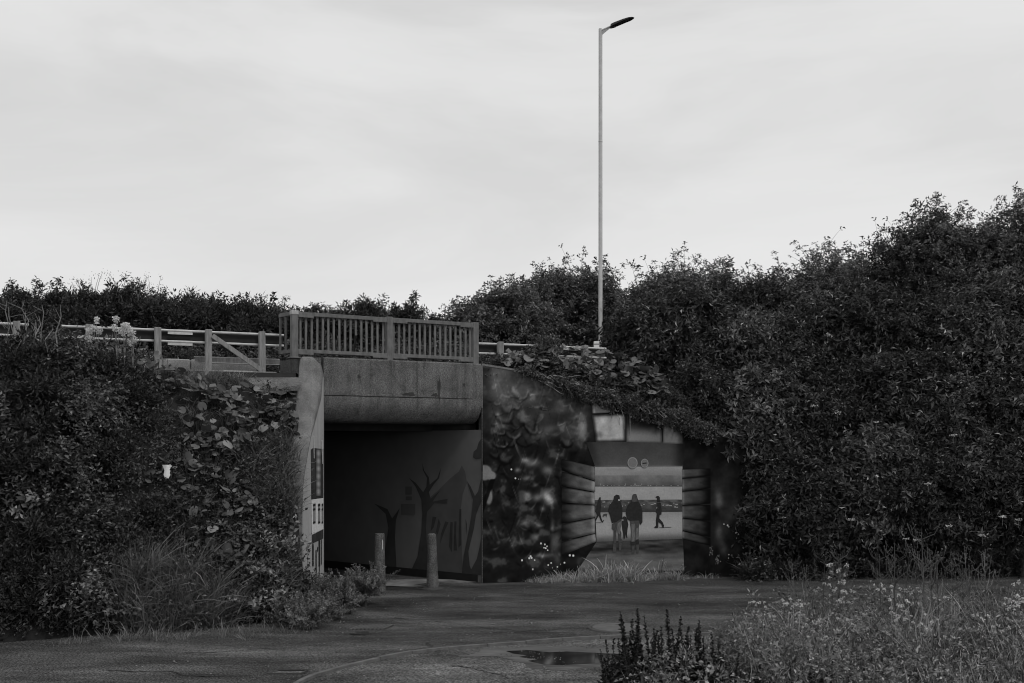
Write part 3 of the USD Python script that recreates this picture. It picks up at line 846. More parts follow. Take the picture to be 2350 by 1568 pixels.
for k in range(6):
    (l0, r0), (l1, r1) = rj[k], rj[k + 1]
    patch('painted_quoin', Z7([(1562, l0 + 4), (1795, r0 + 5), (1795, r1 - 5), (1564, l1 - 4)]), 0.013,
          lambda u, w, x, y: (52 - 26 * u + 16 * np.exp(-((u - 0.03) / 0.04) ** 2) + 22 * nz(x, y * 2, 0.06, k + 9)) * (0.62 + 0.38 * sm(0, 0.10, w) * sm(1, 0.75, w)) * (0.5 + 0.5 * sm(1, 0.6, u)), 24, 12)


def Zp(pts):
    return [(1353.6 + x * 0.10789, 1109.2 + y * 0.10789) for x, y in pts]


def fig(name, pts, off, mat, label=None):
    return painted(RW, Zp(pts), off, mat, rw, name, 0.0, label)


M['fig'] = surf('mural_black', 0.020, 0.85, 0.2, 0.3, 20.0)
M['fig_grey'] = surf('mural_trouser_grey', 0.12, 0.85, 0.2, 0.35, 20.0, stretch=(3, 3, 0.6))
M['fig_dim'] = surf('mural_dim_grey', 0.055, 0.85, 0.2, 0.3, 20.0)
M['fig_pale'] = surf('mural_pale', 0.34, 0.85, 0.2, 0.2, 20.0)
fig('painted_person', [(560, 243), (625, 255), (640, 300), (642, 370), (670, 430), (690, 520), (695, 640), (690, 760), (670, 780), (640, 770), (560, 830), (470, 850), (450, 780), (430, 690), (400, 620), (390, 560), (420, 460), (480, 390), (505, 340), (515, 280)], 0.022, M['fig'], 'painted long-haired person in a dark coat, left of the pair')
fig('painted_trousers', [(520, 840), (640, 772), (678, 790), (672, 880), (650, 1000), (672, 1060), (660, 1170), (700, 1225), (690, 1255), (610, 1275), (595, 1100), (580, 960), (566, 1080), (558, 1280), (500, 1285), (505, 1010), (465, 970), (470, 870)], 0.020, M['fig_dim'])
fig('painted_trousers', [(590, 860), (672, 800), (668, 900), (640, 1000), (640, 1090), (600, 1060), (585, 950)], 0.024, M['fig_grey'])
fig('painted_face', [(600, 350), (630, 330), (640, 370), (615, 380)], 0.026, M['fig_pale'])
fig('painted_person', [(930, 230), (990, 230), (1010, 300), (1040, 400), (1090, 480), (1120, 600), (1120, 830), (1080, 885), (1055, 860), (1050, 790), (850, 800), (790, 760), (765, 640), (770, 570), (800, 480), (870, 400), (895, 330), (905, 260)], 0.022, M['fig'], 'painted person with long pale hair, right of the pair')
fig('painted_hair', [(930, 232), (985, 235), (1000, 300), (1020, 390), (960, 400), (890, 390), (905, 300), (915, 250)], 0.026, M['fig_dim'])
fig('painted_trousers', [(850, 795), (1050, 790), (1045, 950), (1040, 1180), (1050, 1300), (985, 1290), (970, 1100), (965, 960), (955, 1100), (955, 1310), (880, 1310), (875, 1000)], 0.020, M['fig_dim'])
fig('painted_trousers', [(880, 870), (955, 860), (950, 1240), (890, 1240)], 0.024, M['fig_grey'])
fig('painted_trousers', [(985, 960), (1038, 940), (1035, 1190), (985, 1200)], 0.024, M['fig_grey'])
fig('painted_shoe', [(875, 1245), (955, 1240), (955, 1315), (885, 1315)], 0.026, M['fig'])
fig('painted_shoe', [(980, 1200), (1035, 1190), (1052, 1300), (985, 1300)], 0.026, M['fig'])
fig('painted_child', [(700, 720), (730, 700), (770, 720), (800, 790), (820, 880), (800, 1000), (790, 1080), (800, 1165), (770, 1150), (755, 1080), (745, 1180), (720, 1180), (710, 1080), (690, 980), (680, 850), (690, 770)], 0.020, M['fig'], 'painted child between the two adults')
fig('painted_child_hands', [(690, 770), (715, 775), (710, 800), (690, 795)], 0.024, M['fig_pale'])
fig('painted_walker', [(205, 295), (235, 300), (232, 380), (240, 520), (225, 640), (240, 720), (270, 810), (300, 775), (300, 800), (265, 845), (235, 800), (190, 690), (150, 760), (130, 800), (125, 770), (145, 680), (130, 620), (140, 500), (165, 390), (185, 340)], 0.020, M['fig'], 'painted person striding at the left edge of the arch')
fig('painted_walker', [(1395, 300), (1420, 275), (1460, 270), (1490, 300), (1490, 350), (1510, 400), (1520, 520), (1530, 560), (1525, 665), (1485, 680), (1480, 750), (1550, 830), (1580, 900), (1570, 955), (1545, 945), (1520, 870), (1460, 830), (1455, 950), (1380, 955), (1370, 935), (1410, 900), (1405, 790), (1425, 650), (1400, 610), (1425, 500), (1430, 370), (1430, 320)], 0.020, M['fig'], 'painted person in a cap walking left on the beach')
fig('painted_shadow', [(1470, 940), (1720, 930), (1740, 940), (1480, 950)], 0.018, M['fig_dim'])
fig('painted_shadow', [(130, 835), (240, 832), (240, 842), (130, 845)], 0.018, M['fig_dim'])
fig('painted_dog', [(270, 700), (290, 655), (340, 645), (375, 650), (360, 700), (350, 735), (335, 690), (300, 700), (285, 730)], 0.018, M['fig_dim'], 'small painted dog on the beach')
fig('painted_reflection', [(490, 1290), (565, 1290), (560, 1470), (490, 1470)], 0.018, M['fig_dim'])
fig('painted_reflection', [(610, 1275), (690, 1270), (660, 1430), (620, 1430)], 0.018, M['fig_dim'])
fig('painted_reflection', [(885, 1320), (955, 1320), (945, 1500), (895, 1500)], 0.018, M['fig_dim'])
fig('painted_reflection', [(985, 1305), (1050, 1305), (1040, 1490), (995, 1490)], 0.018, M['fig_dim'])
# far shore lights on the mural and rock highlights
rr = np.random.default_rng(8)
mb = MB()
for k in range(34):
    x = rr.uniform(880, 1540)
    w, h = rr.uniform(2, 12), rr.uniform(2, 6)
    y = 624 - h
    if k % 8 == 0:
        w, h, y = 3, 16, 607
    mb.add(RW.hit(*np.array(Z7([(x, y), (x + w, y), (x + w, y + h), (x, y + h)])).T, 0.016), [(0, 1, 2, 3)])
for k in range(26):
    x, y, w, h = rr.uniform(870, 1540), rr.uniform(755, 810), rr.uniform(6, 26), rr.uniform(3, 7)
    mb.add(RW.hit(*np.array(Z7([(x, y), (x + w, y - 2), (x + w, y + h), (x, y + h)])).T, 0.020), [(0, 1, 2, 3)])
put('painted_shore_light', mb.mesh(), M['fig_pale'], rw, kind='stuff')
# two round plates on the lintel
M['plate'] = surf('round_plate', 0.14, 0.6, 0.4, 0.15, 25.0)
M['plate_rim'] = surf('round_plate_rim', 0.24, 0.6, 0.4, 0.12, 25.0)
for (cx, cy, rx, ry, bar) in ((1156, 437, 41, 46, 0), (1255, 440, 31, 36, 1)):
    a = np.linspace(0, 2 * np.pi, 33)[:-1]
    ell = lambda k: Z7([(cx + rx * k * math.cos(t), cy + ry * k * math.sin(t)) for t in a])
    c = RW.hit(*np.array(ell(1.0)).T, 0.026)
    d0 = RW.hit(*np.array(ell(1.0)).T, 0.012)
    ci = RW.hit(*np.array(ell(0.84)).T, 0.026)
    n = 32
    mb = MB().add(np.vstack([c, d0, ci]), [(i, (i + 1) % n, n + (i + 1) % n, n + i) for i in range(n)] + [(i, (i + 1) % n, 2 * n + (i + 1) % n, 2 * n + i) for i in range(n)])
    pr = put('round_plate', mb.mesh(), M['plate_rim'], rw, label='round plate with a dark bar on the painted lintel' if bar else 'plain round plate on the painted lintel')
    cin = RW.hit(*np.array(ell(0.85)).T, 0.022)
    cen = cin.mean(0)
    put('plate_face', (np.vstack([cin, cen]), [(i, (i + 1) % n, n) for i in range(n)]), M['plate'], pr)
    if bar:
        put('plate_bar', (RW.hit(*np.array(Z7([(cx - 17, cy - 2), (cx + 17, cy - 6), (cx + 17, cy + 3), (cx - 17, cy + 6)])).T, 0.026), [(0, 1, 2, 3)]), M['black'], pr)
# painted white blossoms
dots = [(163, 491, 7), (196, 564, 7), (223, 571, 3), (240, 570, 2), (405, 1098, 7), (437, 1106, 7), (455, 1122, 6), (430, 1133, 6), (444, 1137, 7), (460, 1154, 6), (250, 1236, 8), (320, 1203, 8), (309, 1219, 8), (328, 1216, 8), (353, 1235, 6), (489, 1258, 7), (465, 1275, 7), (338, 1310, 7),
        (642, 1195, 9), (670, 1198, 9), (598, 1256, 7), (540, 1290, 6), (566, 1268, 3), (500, 1298, 3), (1905, 940, 5), (1935, 950, 7), (1945, 962, 5), (2001, 1012, 5), (2010, 1008, 5), (2024, 1022, 5), (2008, 1055, 4), (2168, 956, 4), (2170, 1050, 4), (1945, 1190, 5), (1970, 1195, 4), (1942, 1218, 4), (2062, 1135, 5), (1877, 1246, 4)]
for x, y, r in dots:
    a = np.linspace(0, 2 * np.pi, 11)[:-1]
    e = RW.hit(*np.array(Z7([(x + r * math.cos(t), y + r * 1.1 * math.sin(t)) for t in a] + [(x, y)])).T, 0.010)
    put('painted_blossom', (e, [(i, (i + 1) % 10, 10) for i in range(10)]), M['white'], rw)
# ------------------------------------------------------------------ parapet railing on the bridge
pf = thing('parapet_railing', 'grey painted post-and-baluster railing standing on the bridge beam', 'railing')
UP = np.array([0, 0, 1.0])
FO = 0.18                                                         # set back from the beam's face


def fs(x):
    """run along the railing line of picture column x"""
    k = (x - CX) / FPX
    o = A + FN * FO
    return (k * o[1] - o[0]) / (FD[0] - k * FD[1])


posts = [fs(675), fs(893), fs(1090)]
for k, s in enumerate(posts):
    w = 0.125
    m = obox(face(s, FO, 4.385), face(s, FO, 5.255), 0.11, w, 0.006, up=(FD[0], FD[1], 0))
    p = put('post', m, M['fence'], pf)
    if k == 0:
        m = obox(face(s, FO, 5.19), face(s, FO, 5.262), 0.118, w + 0.008, 0.004, up=(FD[0], FD[1], 0))
        put('pale_cap', m, M['fence_light'], p)
    m = obox(face(s, FO, 4.375), face(s, FO, 4.40), 0.2, 0.2, 0.004, up=(FD[0], FD[1], 0))
    put('base_plate', m, M['fence'], p)
bal = [[447, 492, 540, 585, 630, 677, 722, 768, 814, 858, 902, 946, 991, 1035, 1080, 1125], [1210, 1255, 1298, 1340, 1384, 1426, 1468, 1510, 1552, 1593, 1636, 1677, 1718, 1760, 1800, 1838]]
brg = np.random.default_rng(12)
for k in range(2):
    a, b = posts[k] + 0.062, posts[k + 1] - 0.062
    for z, h in ((5.205, 0.07), (4.515, 0.065)):
        put('rail', obox(face(a, FO - 0.02, z), face(b, FO - 0.02, z - 0.004), 0.055, h, 0.005), M['fence'], pf)
    for e in (a, b):                                             # brackets that hold the rails
        for z in (5.19, 4.50):
            sgn = 1 if e == a else -1
            put('bracket', obox(face(e, FO - 0.055, z - 0.03), face(e + sgn * 0.30, FO - 0.055, z - 0.032), 0.012, 0.035, 0.0), M['fence'], pf)
    for i, xz in enumerate(bal[k]):
        s = fs(564 + xz * 0.28)
        z0, z1 = 4.545, 5.172
        t = brg.normal(0, 0.004)
        if k == 0 and i == 10:                                   # the broken one: its lower half is bent back
            put('baluster', obox(face(s, FO, 4.86), face(s, FO, z1), 0.026, 0.034, 0.003, up=(FD[0], FD[1], 0)), M['fence'], pf, label='broken baluster bent back at half height')
            put('bent_stub', obox(face(s, FO, 4.86), face(s + 0.02, FO + 0.16, 4.50), 0.026, 0.034, 0.003, up=(FD[0], FD[1], 0)), M['galv_dark'], pf)
            continue
        put('baluster', obox(face(s, FO, z0), face(s + t, FO, z1), 0.026, 0.040, 0.003, up=(FD[0], FD[1], 0)), M['fence'], pf)
# the short return at the left end
s0 = posts[0]
bk = lambda o, z: face(s0 - 0.02 - (o - FO) * 0.15, o, z)
put('return_rail', obox(bk(FO + 0.06, 5.21), bk(FO + 0.52, 5.21), 0.055, 0.07, 0.004), M['fence'], pf)
put('return_rail', obox(bk(FO + 0.06, 4.51), bk(FO + 0.52, 4.51), 0.055, 0.065, 0.004), M['fence'], pf)
for o in (0.28, 0.50):
    put('return_baluster', obox(bk(FO + o, 4.54), bk(FO + o, 5.18), 0.03, 0.04, 0.003, up=(FD[0], FD[1], 0)), M['fence'], pf)

# ------------------------------------------------------------------ roadside barrier on both sides of the bridge


def rt(x, off=0.0):
    k = (x - CX) / FPX
    o = P0 + RN * off
    return (k * o[1] - o[0]) / (RU[0] - k * RU[1])


def barrier(name, label, x0, x1, post_x, feet, braces, breaks=()):
    b = thing(name, label, 'barrier')
    a, e = rt(x0), rt(x1)
    zt = 4.86
    for z, nm in ((zt, 'top_flange'), (zt - 0.20, 'bottom_flange')):
        put(nm, tube([road(a, 0.10, z), road((a + e) / 2, 0.10, z + 0.004), road(e, 0.10, z)], 0.022, 8), M['galv'], b)
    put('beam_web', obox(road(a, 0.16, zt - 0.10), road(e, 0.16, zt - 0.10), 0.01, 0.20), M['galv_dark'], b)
    for x in post_x:
        t = rt(x)
        tilt = 0.01 * math.sin(x)
        m = obox(road(t, 0, 4.02), road(t + tilt, 0, 4.90), 0.115, 0.115, 0.008, up=(RU[0], RU[1], 0))
        put('post', m, M['post'], b)
    for x in feet:
        t = rt(x)
        put('footing', obox(road(t - 0.24, -0.02, 4.06), road(t + 0.24, -0.02, 4.06), 0.30, 0.16, 0.015), M['concrete_pale'], b)
    for (xa, za, xb, zb) in braces:
        put('brace', obox(road(rt(xa), -0.075, za), road(rt(xb), -0.075, zb), 0.035, 0.085, 0.004), M['post'], b)
    for x in breaks:
        t = rt(x)
        for z in (zt, zt - 0.20):
            put('joint_plate', obox(road(t - 0.22, 0.07, z - 0.045), road(t + 0.22, 0.07, z - 0.045), 0.012, 0.045), M['galv'], b)
    return b


barrier('road_barrier', 'grey steel road barrier on square posts left of the bridge railing', 140, 654, [203, 363, 478, 602], [478, 602], [(486, 4.78, 600, 4.16)], [415])
barrier('road_barrier', 'short end of road barrier with one post behind dead stems, far left', -90, 66, [38], [], [], [])
barrier('road_barrier', 'road barrier with overgrown posts between bridge railing and lamp post', 1100, 1396, [1149, 1248, 1343], [], [(1160, 4.74, 1206, 4.28)], [1318])

# box rail and kerb blocks lying behind the left barrier
br = thing('box_rail', 'low hollow steel box rail with open end behind the left barrier', 'rail')
t0, t1 = rt(446, 0.40), rt(640, 0.40)
for z, h, o0, nm in ((4.420, 0.012, 0.40, 'top_plate'), (4.315, 0.012, 0.40, 'bottom_plate')):
    put(nm, obox(road(t0, o0, z), road(t1, o0, z), 0.12, h), M['galv'], br)
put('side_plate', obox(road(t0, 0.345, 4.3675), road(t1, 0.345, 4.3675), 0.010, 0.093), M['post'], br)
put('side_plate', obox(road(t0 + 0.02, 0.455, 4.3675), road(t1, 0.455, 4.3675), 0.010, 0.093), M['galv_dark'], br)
kbk = thing('kerb_block', 'long pale precast kerb block lying behind the left barrier posts', 'kerb')
for xa, xb in ((372, 436), (437, 588)):
    put('block', obox(road(rt(xa, 0.75), 0.75, 4.245), road(rt(xb, 0.75) - 0.01, 0.75, 4.245), 0.2, 0.29, 0.02), M['kerb_pale'], kbk)
k2 = obox(road(rt(508), -0.08, 4.10), road(rt(578), -0.08, 4.10), 0.18, 0.09, 0.012)
put('kerb_stone', k2, M['kerb_pale'], label='short pale kerb stone between the two barrier footings', cat='kerb')
led = trimesh.convex.convex_hull(np.array([at(556, 867, 20.55), at(690, 866, 20.75), at(692, 884, 20.3), at(600, 893, 20.15)] + [at(556, 867, 20.55) - [0, 0, .09], at(690, 866, 20.75) - [0, 0, .09], at(692, 884, 20.3) - [0, 0, .09], at(600, 893, 20.15) - [0, 0, .09]]))
put('concrete_ledge', led, M['concrete'], label='thin tilted concrete slab at the bank top beside the wing wall', cat='slab')

# ------------------------------------------------------------------ street lamp
LD = 30.0
lx = (1378 - CX) / FPX * LD
ltop = EYE + (HOR - 66) / FPX * LD
lamp = thing('street_lamp', 'tall slim street lamp with a single flat lantern behind the barrier', 'street lamp', (lx, LD, ROADZ))
h = ltop - ROADZ
put('column', lathe([(0.068, 0), (0.068, 1.25), (0.062, 1.32), (0.055, 1.40), (0.0525, h * 0.5), (0.049, h - 0.02), (0.043, h), (0.0, h)], 18), M['lamp'], lamp, smooth=30)
put('base_door', obox((-0.02, -0.070, 0.35), (-0.02, -0.070, 0.95), 0.008, 0.085, up=(1, 0, 0)), M['lamp'], lamp)
for z in (h - 3.0, 1.05, 1.22):
    put('column_band', lathe([(0.0505 if z > 3 else 0.069, z), (0.056 if z > 3 else 0.072, z + 0.01), (0.056 if z > 3 else 0.072, z + 0.035), (0.0505 if z > 3 else 0.069, z + 0.045)], 18), M['lamp'], lamp)
ad = np.array([0.80, -0.60, 0.0])
rise = np.array([0, 0, 0.10])
a0 = np.array([0, 0, h - 0.06])
a1 = a0 + ad * 0.34 + rise * 0.55
put('bracket_arm', tube([a0, (a0 + a1) / 2, a1], 0.024, 8), M['lamp'], lamp)
gus = np.array([a0 + ad * 0.045 - [0, 0, 0.028], a1 - [0, 0, 0.026], a0 + ad * 0.045 - [0, 0, 0.115]])
sd = np.array([0.6, 0.8, 0]) * 0.006
put('gusset', trimesh.convex.convex_hull(np.vstack([gus + sd, gus - sd])), M['lamp'], lamp)
# lantern: a flat tapering shell with a thicker rear
e1 = ad + rise * 1.1
e1 = e1 / np.linalg.norm(e1)
e2 = np.array([0.6, 0.8, 0.0])
e3 = np.cross(e2, e1)
e3 = e3 if e3[2] > 0 else -e3
pts = []
for u, w, zl, zh in ((0, 0.05, -0.03, 0.03), (0.03, 0.07, -0.034, 0.036), (0.12, 0.085, -0.03, 0.038), (0.40, 0.09, -0.018, 0.034), (0.56, 0.085, -0.016, 0.024), (0.64, 0.06, -0.012, 0.010), (0.68, 0.03, -0.008, 0.0)):
    for s in (-1, 1):
        pts += [a1 + e1 * u + e2 * w * s + e3 * zl, a1 + e1 * u + e2 * w * s + e3 * (zl + zh) / 2, a1 + e1 * u + e2 * w * 0.8 * s + e3 * zh]
put('lantern', trimesh.convex.convex_hull(np.array(pts)), M['lamp_dark'], lamp)
put('lantern_clamp', obox(a1 - e1 * 0.05 - e3 * 0.03, a1 + e1 * 0.12 - e3 * 0.05, 0.06, 0.05, 0.012), M['lamp_dark'], lamp)
ic = a1 + e1 * 0.36 - e3 * 0.030
put('lamp_glass', obox(ic - e1 * 0.19, ic + e1 * 0.19, 0.12, 0.008), M['iron'], lamp)
# little plate fixed to the column side
pl_ = thing('marker_plate', 'small pale marker plate on a peg behind the right barrier', 'sign', at(1369, 808, 24.9))
put('plate', box((-0.06, 0, 0.10), (0.06, 0.012, 0.24), 0.003), M['white'], pl_)
put('peg', box((-0.015, 0.013, -0.35), (0.015, 0.03, 0.24)), M['post'], pl_)
put('plate_band', box((-0.055, -0.004, 0.165), (0.055, -0.001, 0.18)), M['black'], pl_)

# ------------------------------------------------------------------ bollards
for (x, y, yt, rb, rtp, dome_, tilt, lab) in ((871, 1357, 1225, 0.118, 0.088, 0, 0.004, 'tapered concrete bollard with a flat top, nearer the left wall'), (993, 1351, 1224, 0.116, 0.086, 1, -0.018, 'tapered pitted concrete bollard with a domed top, nearer the mural')):
    p = gr(x, y)
    hh = (y - yt) / FPX * p[1]
    bo = thing('bollard', lab, 'bollard', p, 0.0, None)
    prof = [(rb, -0.05), (rb, 0.0), (rb * 0.985, 0.10), ((rb + rtp) / 2, hh * 0.5), (rtp + 0.004, hh - 0.09)]
    prof += [(rtp, hh - 0.05), (rtp * 0.86, hh - 0.018), (rtp * 0.5, hh - 0.002), (0, hh)] if dome_ else [(rtp, hh - 0.018), (rtp * 0.93, hh - 0.004), (rtp * 0.85, hh), (0, hh)]
    v, f = lathe(prof, 28)
    zs = np.linspace(0, 1, 1)
    v = v + (meshkit.fbm(v * 9 + x, 3, 5)[:, None] - 0.5) * 0.012 * np.array([1, 1, 0])
    v[:, 0] += v[:, 2] * tilt
    put('shaft', (v, f), M['bollard'], bo, smooth=50)
    if not dome_:
        put('rim', tube([(rtp * 0.93 * math.cos(a) + hh * tilt, rtp * 0.93 * math.sin(a), hh - 0.004) for a in np.linspace(0, 2 * np.pi, 25)], 0.006, 5, False), M['kerb'], bo)
        put('scratch', obox((0.062 + 0.74 * tilt, -0.078, 0.80), (0.063, -0.080, 0.98), 0.006, 0.012, up=(1, 0, 0)), M['white'], bo)
    else:
        put('tar_collar', lathe([(rb + 0.10, 0.001), (rb + 0.07, 0.018), (rb + 0.002, 0.03)], 24), M['iron'], bo)

# floor just inside the mouth: daylight on it painted as a paler tone
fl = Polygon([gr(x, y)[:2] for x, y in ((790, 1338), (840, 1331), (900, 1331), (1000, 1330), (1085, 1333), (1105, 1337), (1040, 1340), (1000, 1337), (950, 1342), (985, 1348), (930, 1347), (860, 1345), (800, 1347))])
M['floor_light'] = surf('painted_floor_light', 0.16, 0.9, 0.2, 0.6, 2.2, 6.0, 0.3, 50.0, stretch=(1, 1, 1))
put('dusty_threshold', flat(fl, 0.010), M['floor_light'], kind='structure')

# ------------------------------------------------------------------ covers in the path
def onground(pts):
    return np.array([gr(x, y)[:2] for x, y in pts])


dc = thing('drain_cover', 'square sunken inspection cover with dark gap along its rear edge', 'drain cover')
q = onground([(613, 1548), (640, 1541.5), (706, 1541.5), (690, 1548.5)])
put('cover_plate', flat(Polygon(q), 0.014), M['asphalt_worn'], dc)
for a, b in ((0, 1), (1, 2), (2, 3), (3, 0)):
    p, r = np.array([*q[a], 0.014]), np.array([*q[b], 0.014])
    put('cover_gap' if a == 1 else 'cover_frame', obox(p, r, 0.07 if a == 1 else 0.022, 0.016), M['black'] if a == 1 else M['iron'], dc)
dg = thing('drain_grate', 'long slotted iron drain grate lying flush in the path', 'drain grate')
q = onground([(800, 1447), (826, 1438), (905, 1436.5), (882, 1446)])
put('grate_frame', flat(Polygon(q), 0.011), M['black'], dg)
for i in range(9):
    t0_, t1_ = (i + 0.25) / 9.0, (i + 0.75) / 9.0
    quad = [q[0] * (1 - t0_) + q[3] * t0_, q[0] * (1 - t1_) + q[3] * t1_, q[1] * (1 - t1_) + q[2] * t1_, q[1] * (1 - t0_) + q[2] * t0_]
    put('grate_bar', trimesh.creation.extrude_polygon(Polygon(quad), 0.028, engine='earcut'), M['iron_light'], dg)
q2 = onground([(800, 1458), (815, 1452), (848, 1451), (842, 1459)])
put('gully_cover', flat(Polygon(q2), 0.012), M['black'], label='small dark gully opening in front of the drain grate', cat='drain cover')
mc = gr(1420, 1443)
mh = thing('manhole_cover', 'pale round manhole cover beside the dark weeds', 'manhole cover', (mc[0], mc[1], 0))
put('cover_disc', lathe([(0.40, 0.008), (0.40, 0.022), (0.385, 0.028), (0, 0.028)], 32), M['iron_light'], mh)
put('cover_ring', lathe([(0.47, 0.006), (0.46, 0.020), (0.41, 0.020), (0.41, 0.008)], 32), M['iron'], mh)
for k in range(2):
    put('lifting_slot', box((-0.03, 0.22 * (-1) ** k - 0.012, 0.0285), (0.03, 0.22 * (-1) ** k + 0.012, 0.031)), M['black'], mh)
# ------------------------------------------------------------------ plants: building blocks
def unit(v):
    return v / (np.linalg.norm(v, axis=-1, keepdims=True) + 1e-12)


def leaves(p, d, length, width, rng, fold=0.25, tone=(0.40, 1.9), droop=0.0):
    """folded diamond leaves at the points p along the directions d; returns vertices, triangles, tone"""
    n = len(p)
    d = unit(d)
    r = unit(rng.normal(size=(n, 3)) * 0.55 + [0, 0, 1.0])
    s = unit(np.cross(d, r))
    up = np.cross(s, d)
    length = np.broadcast_to(length, (n,))[:, None] * rng.uniform(0.7, 1.25, (n, 1))
    width = np.broadcast_to(width, (n,))[:, None] * rng.uniform(0.8, 1.2, (n, 1))
    mid = p + d * length * 0.45 + up * width * fold
    v = np.stack([p, mid + s * width / 2, p + d * length - up * length * droop, mid - s * width / 2], 1).reshape(-1, 3)
    k = np.arange(n)[:, None] * 4
    f = np.concatenate([k + [0, 1, 2], k + [0, 2, 3]])
    return v, f, np.repeat(tone[0] * (tone[1] / tone[0]) ** rng.random(n), 4)


def shoot(n, L, ll, lw, rng, spread=0.9, r0=0.006, stem_tone=0.7, bend=0.15, start=0.05, tone=(0.40, 1.9)):
    t = np.linspace(0, 1, 6)
    b = rng.normal(size=2) * bend * L
    ax = np.column_stack([b[0] * t ** 2, b[1] * t ** 2, L * t])
    mb = MB()
    sv, sf = tube(ax, r0 * (1 - 0.8 * t), 3, False)
    mb.add(sv, sf, stem_tone)
    u = np.linspace(start, 1.0, n)
    p = np.column_stack([np.interp(u, t, ax[:, k]) for k in range(3)])
    ph = np.arange(n) * 2.4 + rng.uniform(0, 6)
    d = np.column_stack([np.cos(ph), np.sin(ph), np.full(n, 0.35 + 0.2 * rng.random())]) * [spread, spread, 1] + rng.normal(size=(n, 3)) * 0.25
    v, f, c = leaves(p, d, ll * (1.1 - 0.45 * u), lw * (1.1 - 0.4 * u), rng, tone=tone)
    mb.add(v, f, c)
    return mb


def tuft(n, R, ll, lw, rng, tone=(0.3, 2.2)):
    """a close tuft of narrow leaves"""
    d = unit(rng.normal(size=(n, 3)) + [0, 0, 0.9])
    p = d * R * rng.uniform(0.2, 1.0, (n, 1)) * [0.8, 0.8, 1.2]
    v, f, c = leaves(p, d + rng.normal(size=(n, 3)) * 0.5, ll, lw, rng, tone=tone)
    return MB().add(v, f, c)


def spray(n, R, ll, lw, rng, tone=(0.3, 2.2)):
    """a flattish spray of threefold leaves on an arching stem"""
    mb = MB()
    t = np.linspace(0, 1, 6)
    a = rng.uniform(0, 6.28)
    ax = np.column_stack([np.cos(a) * R * t, np.sin(a) * R * t, R * (1.2 * t - 0.9 * t ** 2)])
    mb.add(*tube(ax, 0.004 * (1.1 - t), 3, False), 0.8)
    u = rng.uniform(0.1, 1, n)
    p = np.column_stack([np.interp(u, t, ax[:, k]) for k in range(3)]) + rng.normal(size=(n, 3)) * R * 0.28
    for k in (-0.9, 0, 0.9):
        ph = rng.uniform(0, 6.28, n) + k
        d = np.column_stack([np.cos(ph), np.sin(ph), rng.uniform(-0.3, 0.5, n)])
        v, f, c = leaves(p, d, ll, lw, rng, tone=tone)
        mb.add(v, f, c)
    return mb


def blades(n, h, w, spread, rng, lean=(0, 0), segs=4, tone=(0.5, 1.4), droop=0.5):
    """a tussock of curved grass blades"""
    mb = MB()
    for _ in range(n):
        a = rng.uniform(0, 6.283)
        r = abs(rng.normal()) * spread
        b = np.array([math.cos(a) * r, math.sin(a) * r, 0])
        H = h * rng.uniform(0.55, 1.15)
        out = np.array([math.cos(a), math.sin(a), 0]) * rng.uniform(0.1, droop) + np.array([lean[0], lean[1], 0]) + np.append(rng.normal(size=2) * 0.12, 0)
        t = np.linspace(0, 1, segs + 1)[:, None]
        ax = b + out * H * t ** 2.0 + np.array([0, 0, 1.0]) * H * (t - 0.28 * np.linalg.norm(out) * t ** 2.5)
        side = unit(np.cross(out + [0.01, 0, 0.02], [0, 0, 1.0]) + rng.normal(size=3) * 0.3)
        ww = w * rng.uniform(0.7, 1.3) * (1 - t ** 2.2 * 0.95)
        v = np.stack([ax - side * ww / 2, ax + side * ww / 2], 1).reshape(-1, 3)
        k = np.arange(segs)[:, None] * 2
        mb.add(v, np.concatenate([k + [0, 1, 3], k + [0, 3, 2]]), tone[0] * (tone[1] / tone[0]) ** rng.random())
    return mb


def quats(dirs, rng):
    """rotations that take +z to dirs, with a random roll"""
    d = unit(np.asarray(dirs, float))
    n = len(d)
    q1 = np.column_stack([1 + d[:, 2], -d[:, 1], d[:, 0], np.zeros(n)])       # w, x, y, z of z -> d
    q1[q1[:, 0] < 1e-6] = [0, 1, 0, 0]
    q1 = unit(q1)
    a = rng.uniform(0, np.pi, n)
    w2, z2 = np.cos(a), np.sin(a)
    w, x, y, z = q1.T
    return np.column_stack([w * w2 - z * z2, x * w2 + y * z2, y * w2 - x * z2, z * w2 + w * z2])


def instances(name, parent, protos, proto_name, mat, pos, dirs, scales, rng, label=None, cat=None, kind='stuff'):
    path = numbered(str(parent.GetPath()) if parent else '/World', name)
    pi = UsdGeom.PointInstancer.Define(stage, path)
    targets = []
    for i, mb in enumerate(protos):
        pp = f'{path}/{proto_name}' + (f'_{i:03d}' if i else '')
        m = usdkit.mesh(stage, pp, mb.mesh(), mat, False)
        c = np.repeat(mb.color()[:, None], 3, 1).astype(np.float32)
        UsdGeom.PrimvarsAPI(m).CreatePrimvar('tone', Sdf.ValueTypeNames.Color3fArray, 'vertex').Set(Vt.Vec3fArray.FromNumpy(c))
        targets.append(m.GetPath())
    pi.CreatePrototypesRel().SetTargets(targets)
    n = len(pos)
    q = quats(dirs, rng)
    pi.CreateProtoIndicesAttr(Vt.IntArray.FromNumpy(rng.integers(0, len(protos), n).astype(np.int32)))
    pi.CreatePositionsAttr(Vt.Vec3fArray.FromNumpy(np.asarray(pos, np.float32)))
    pi.CreateOrientationsAttr(Vt.QuathArray([Gf.Quath(float(a), float(b), float(c), float(d)) for a, b, c, d in q]))
    s = np.asarray(scales, np.float32)
    if s.ndim == 1:
        s = np.repeat(s[:, None], 3, 1)
    pi.CreateScalesAttr(Vt.Vec3fArray.FromNumpy(np.ascontiguousarray(s)))
    return tag(pi.GetPrim(), label, cat, None, kind)


R0 = np.random.default_rng(77)


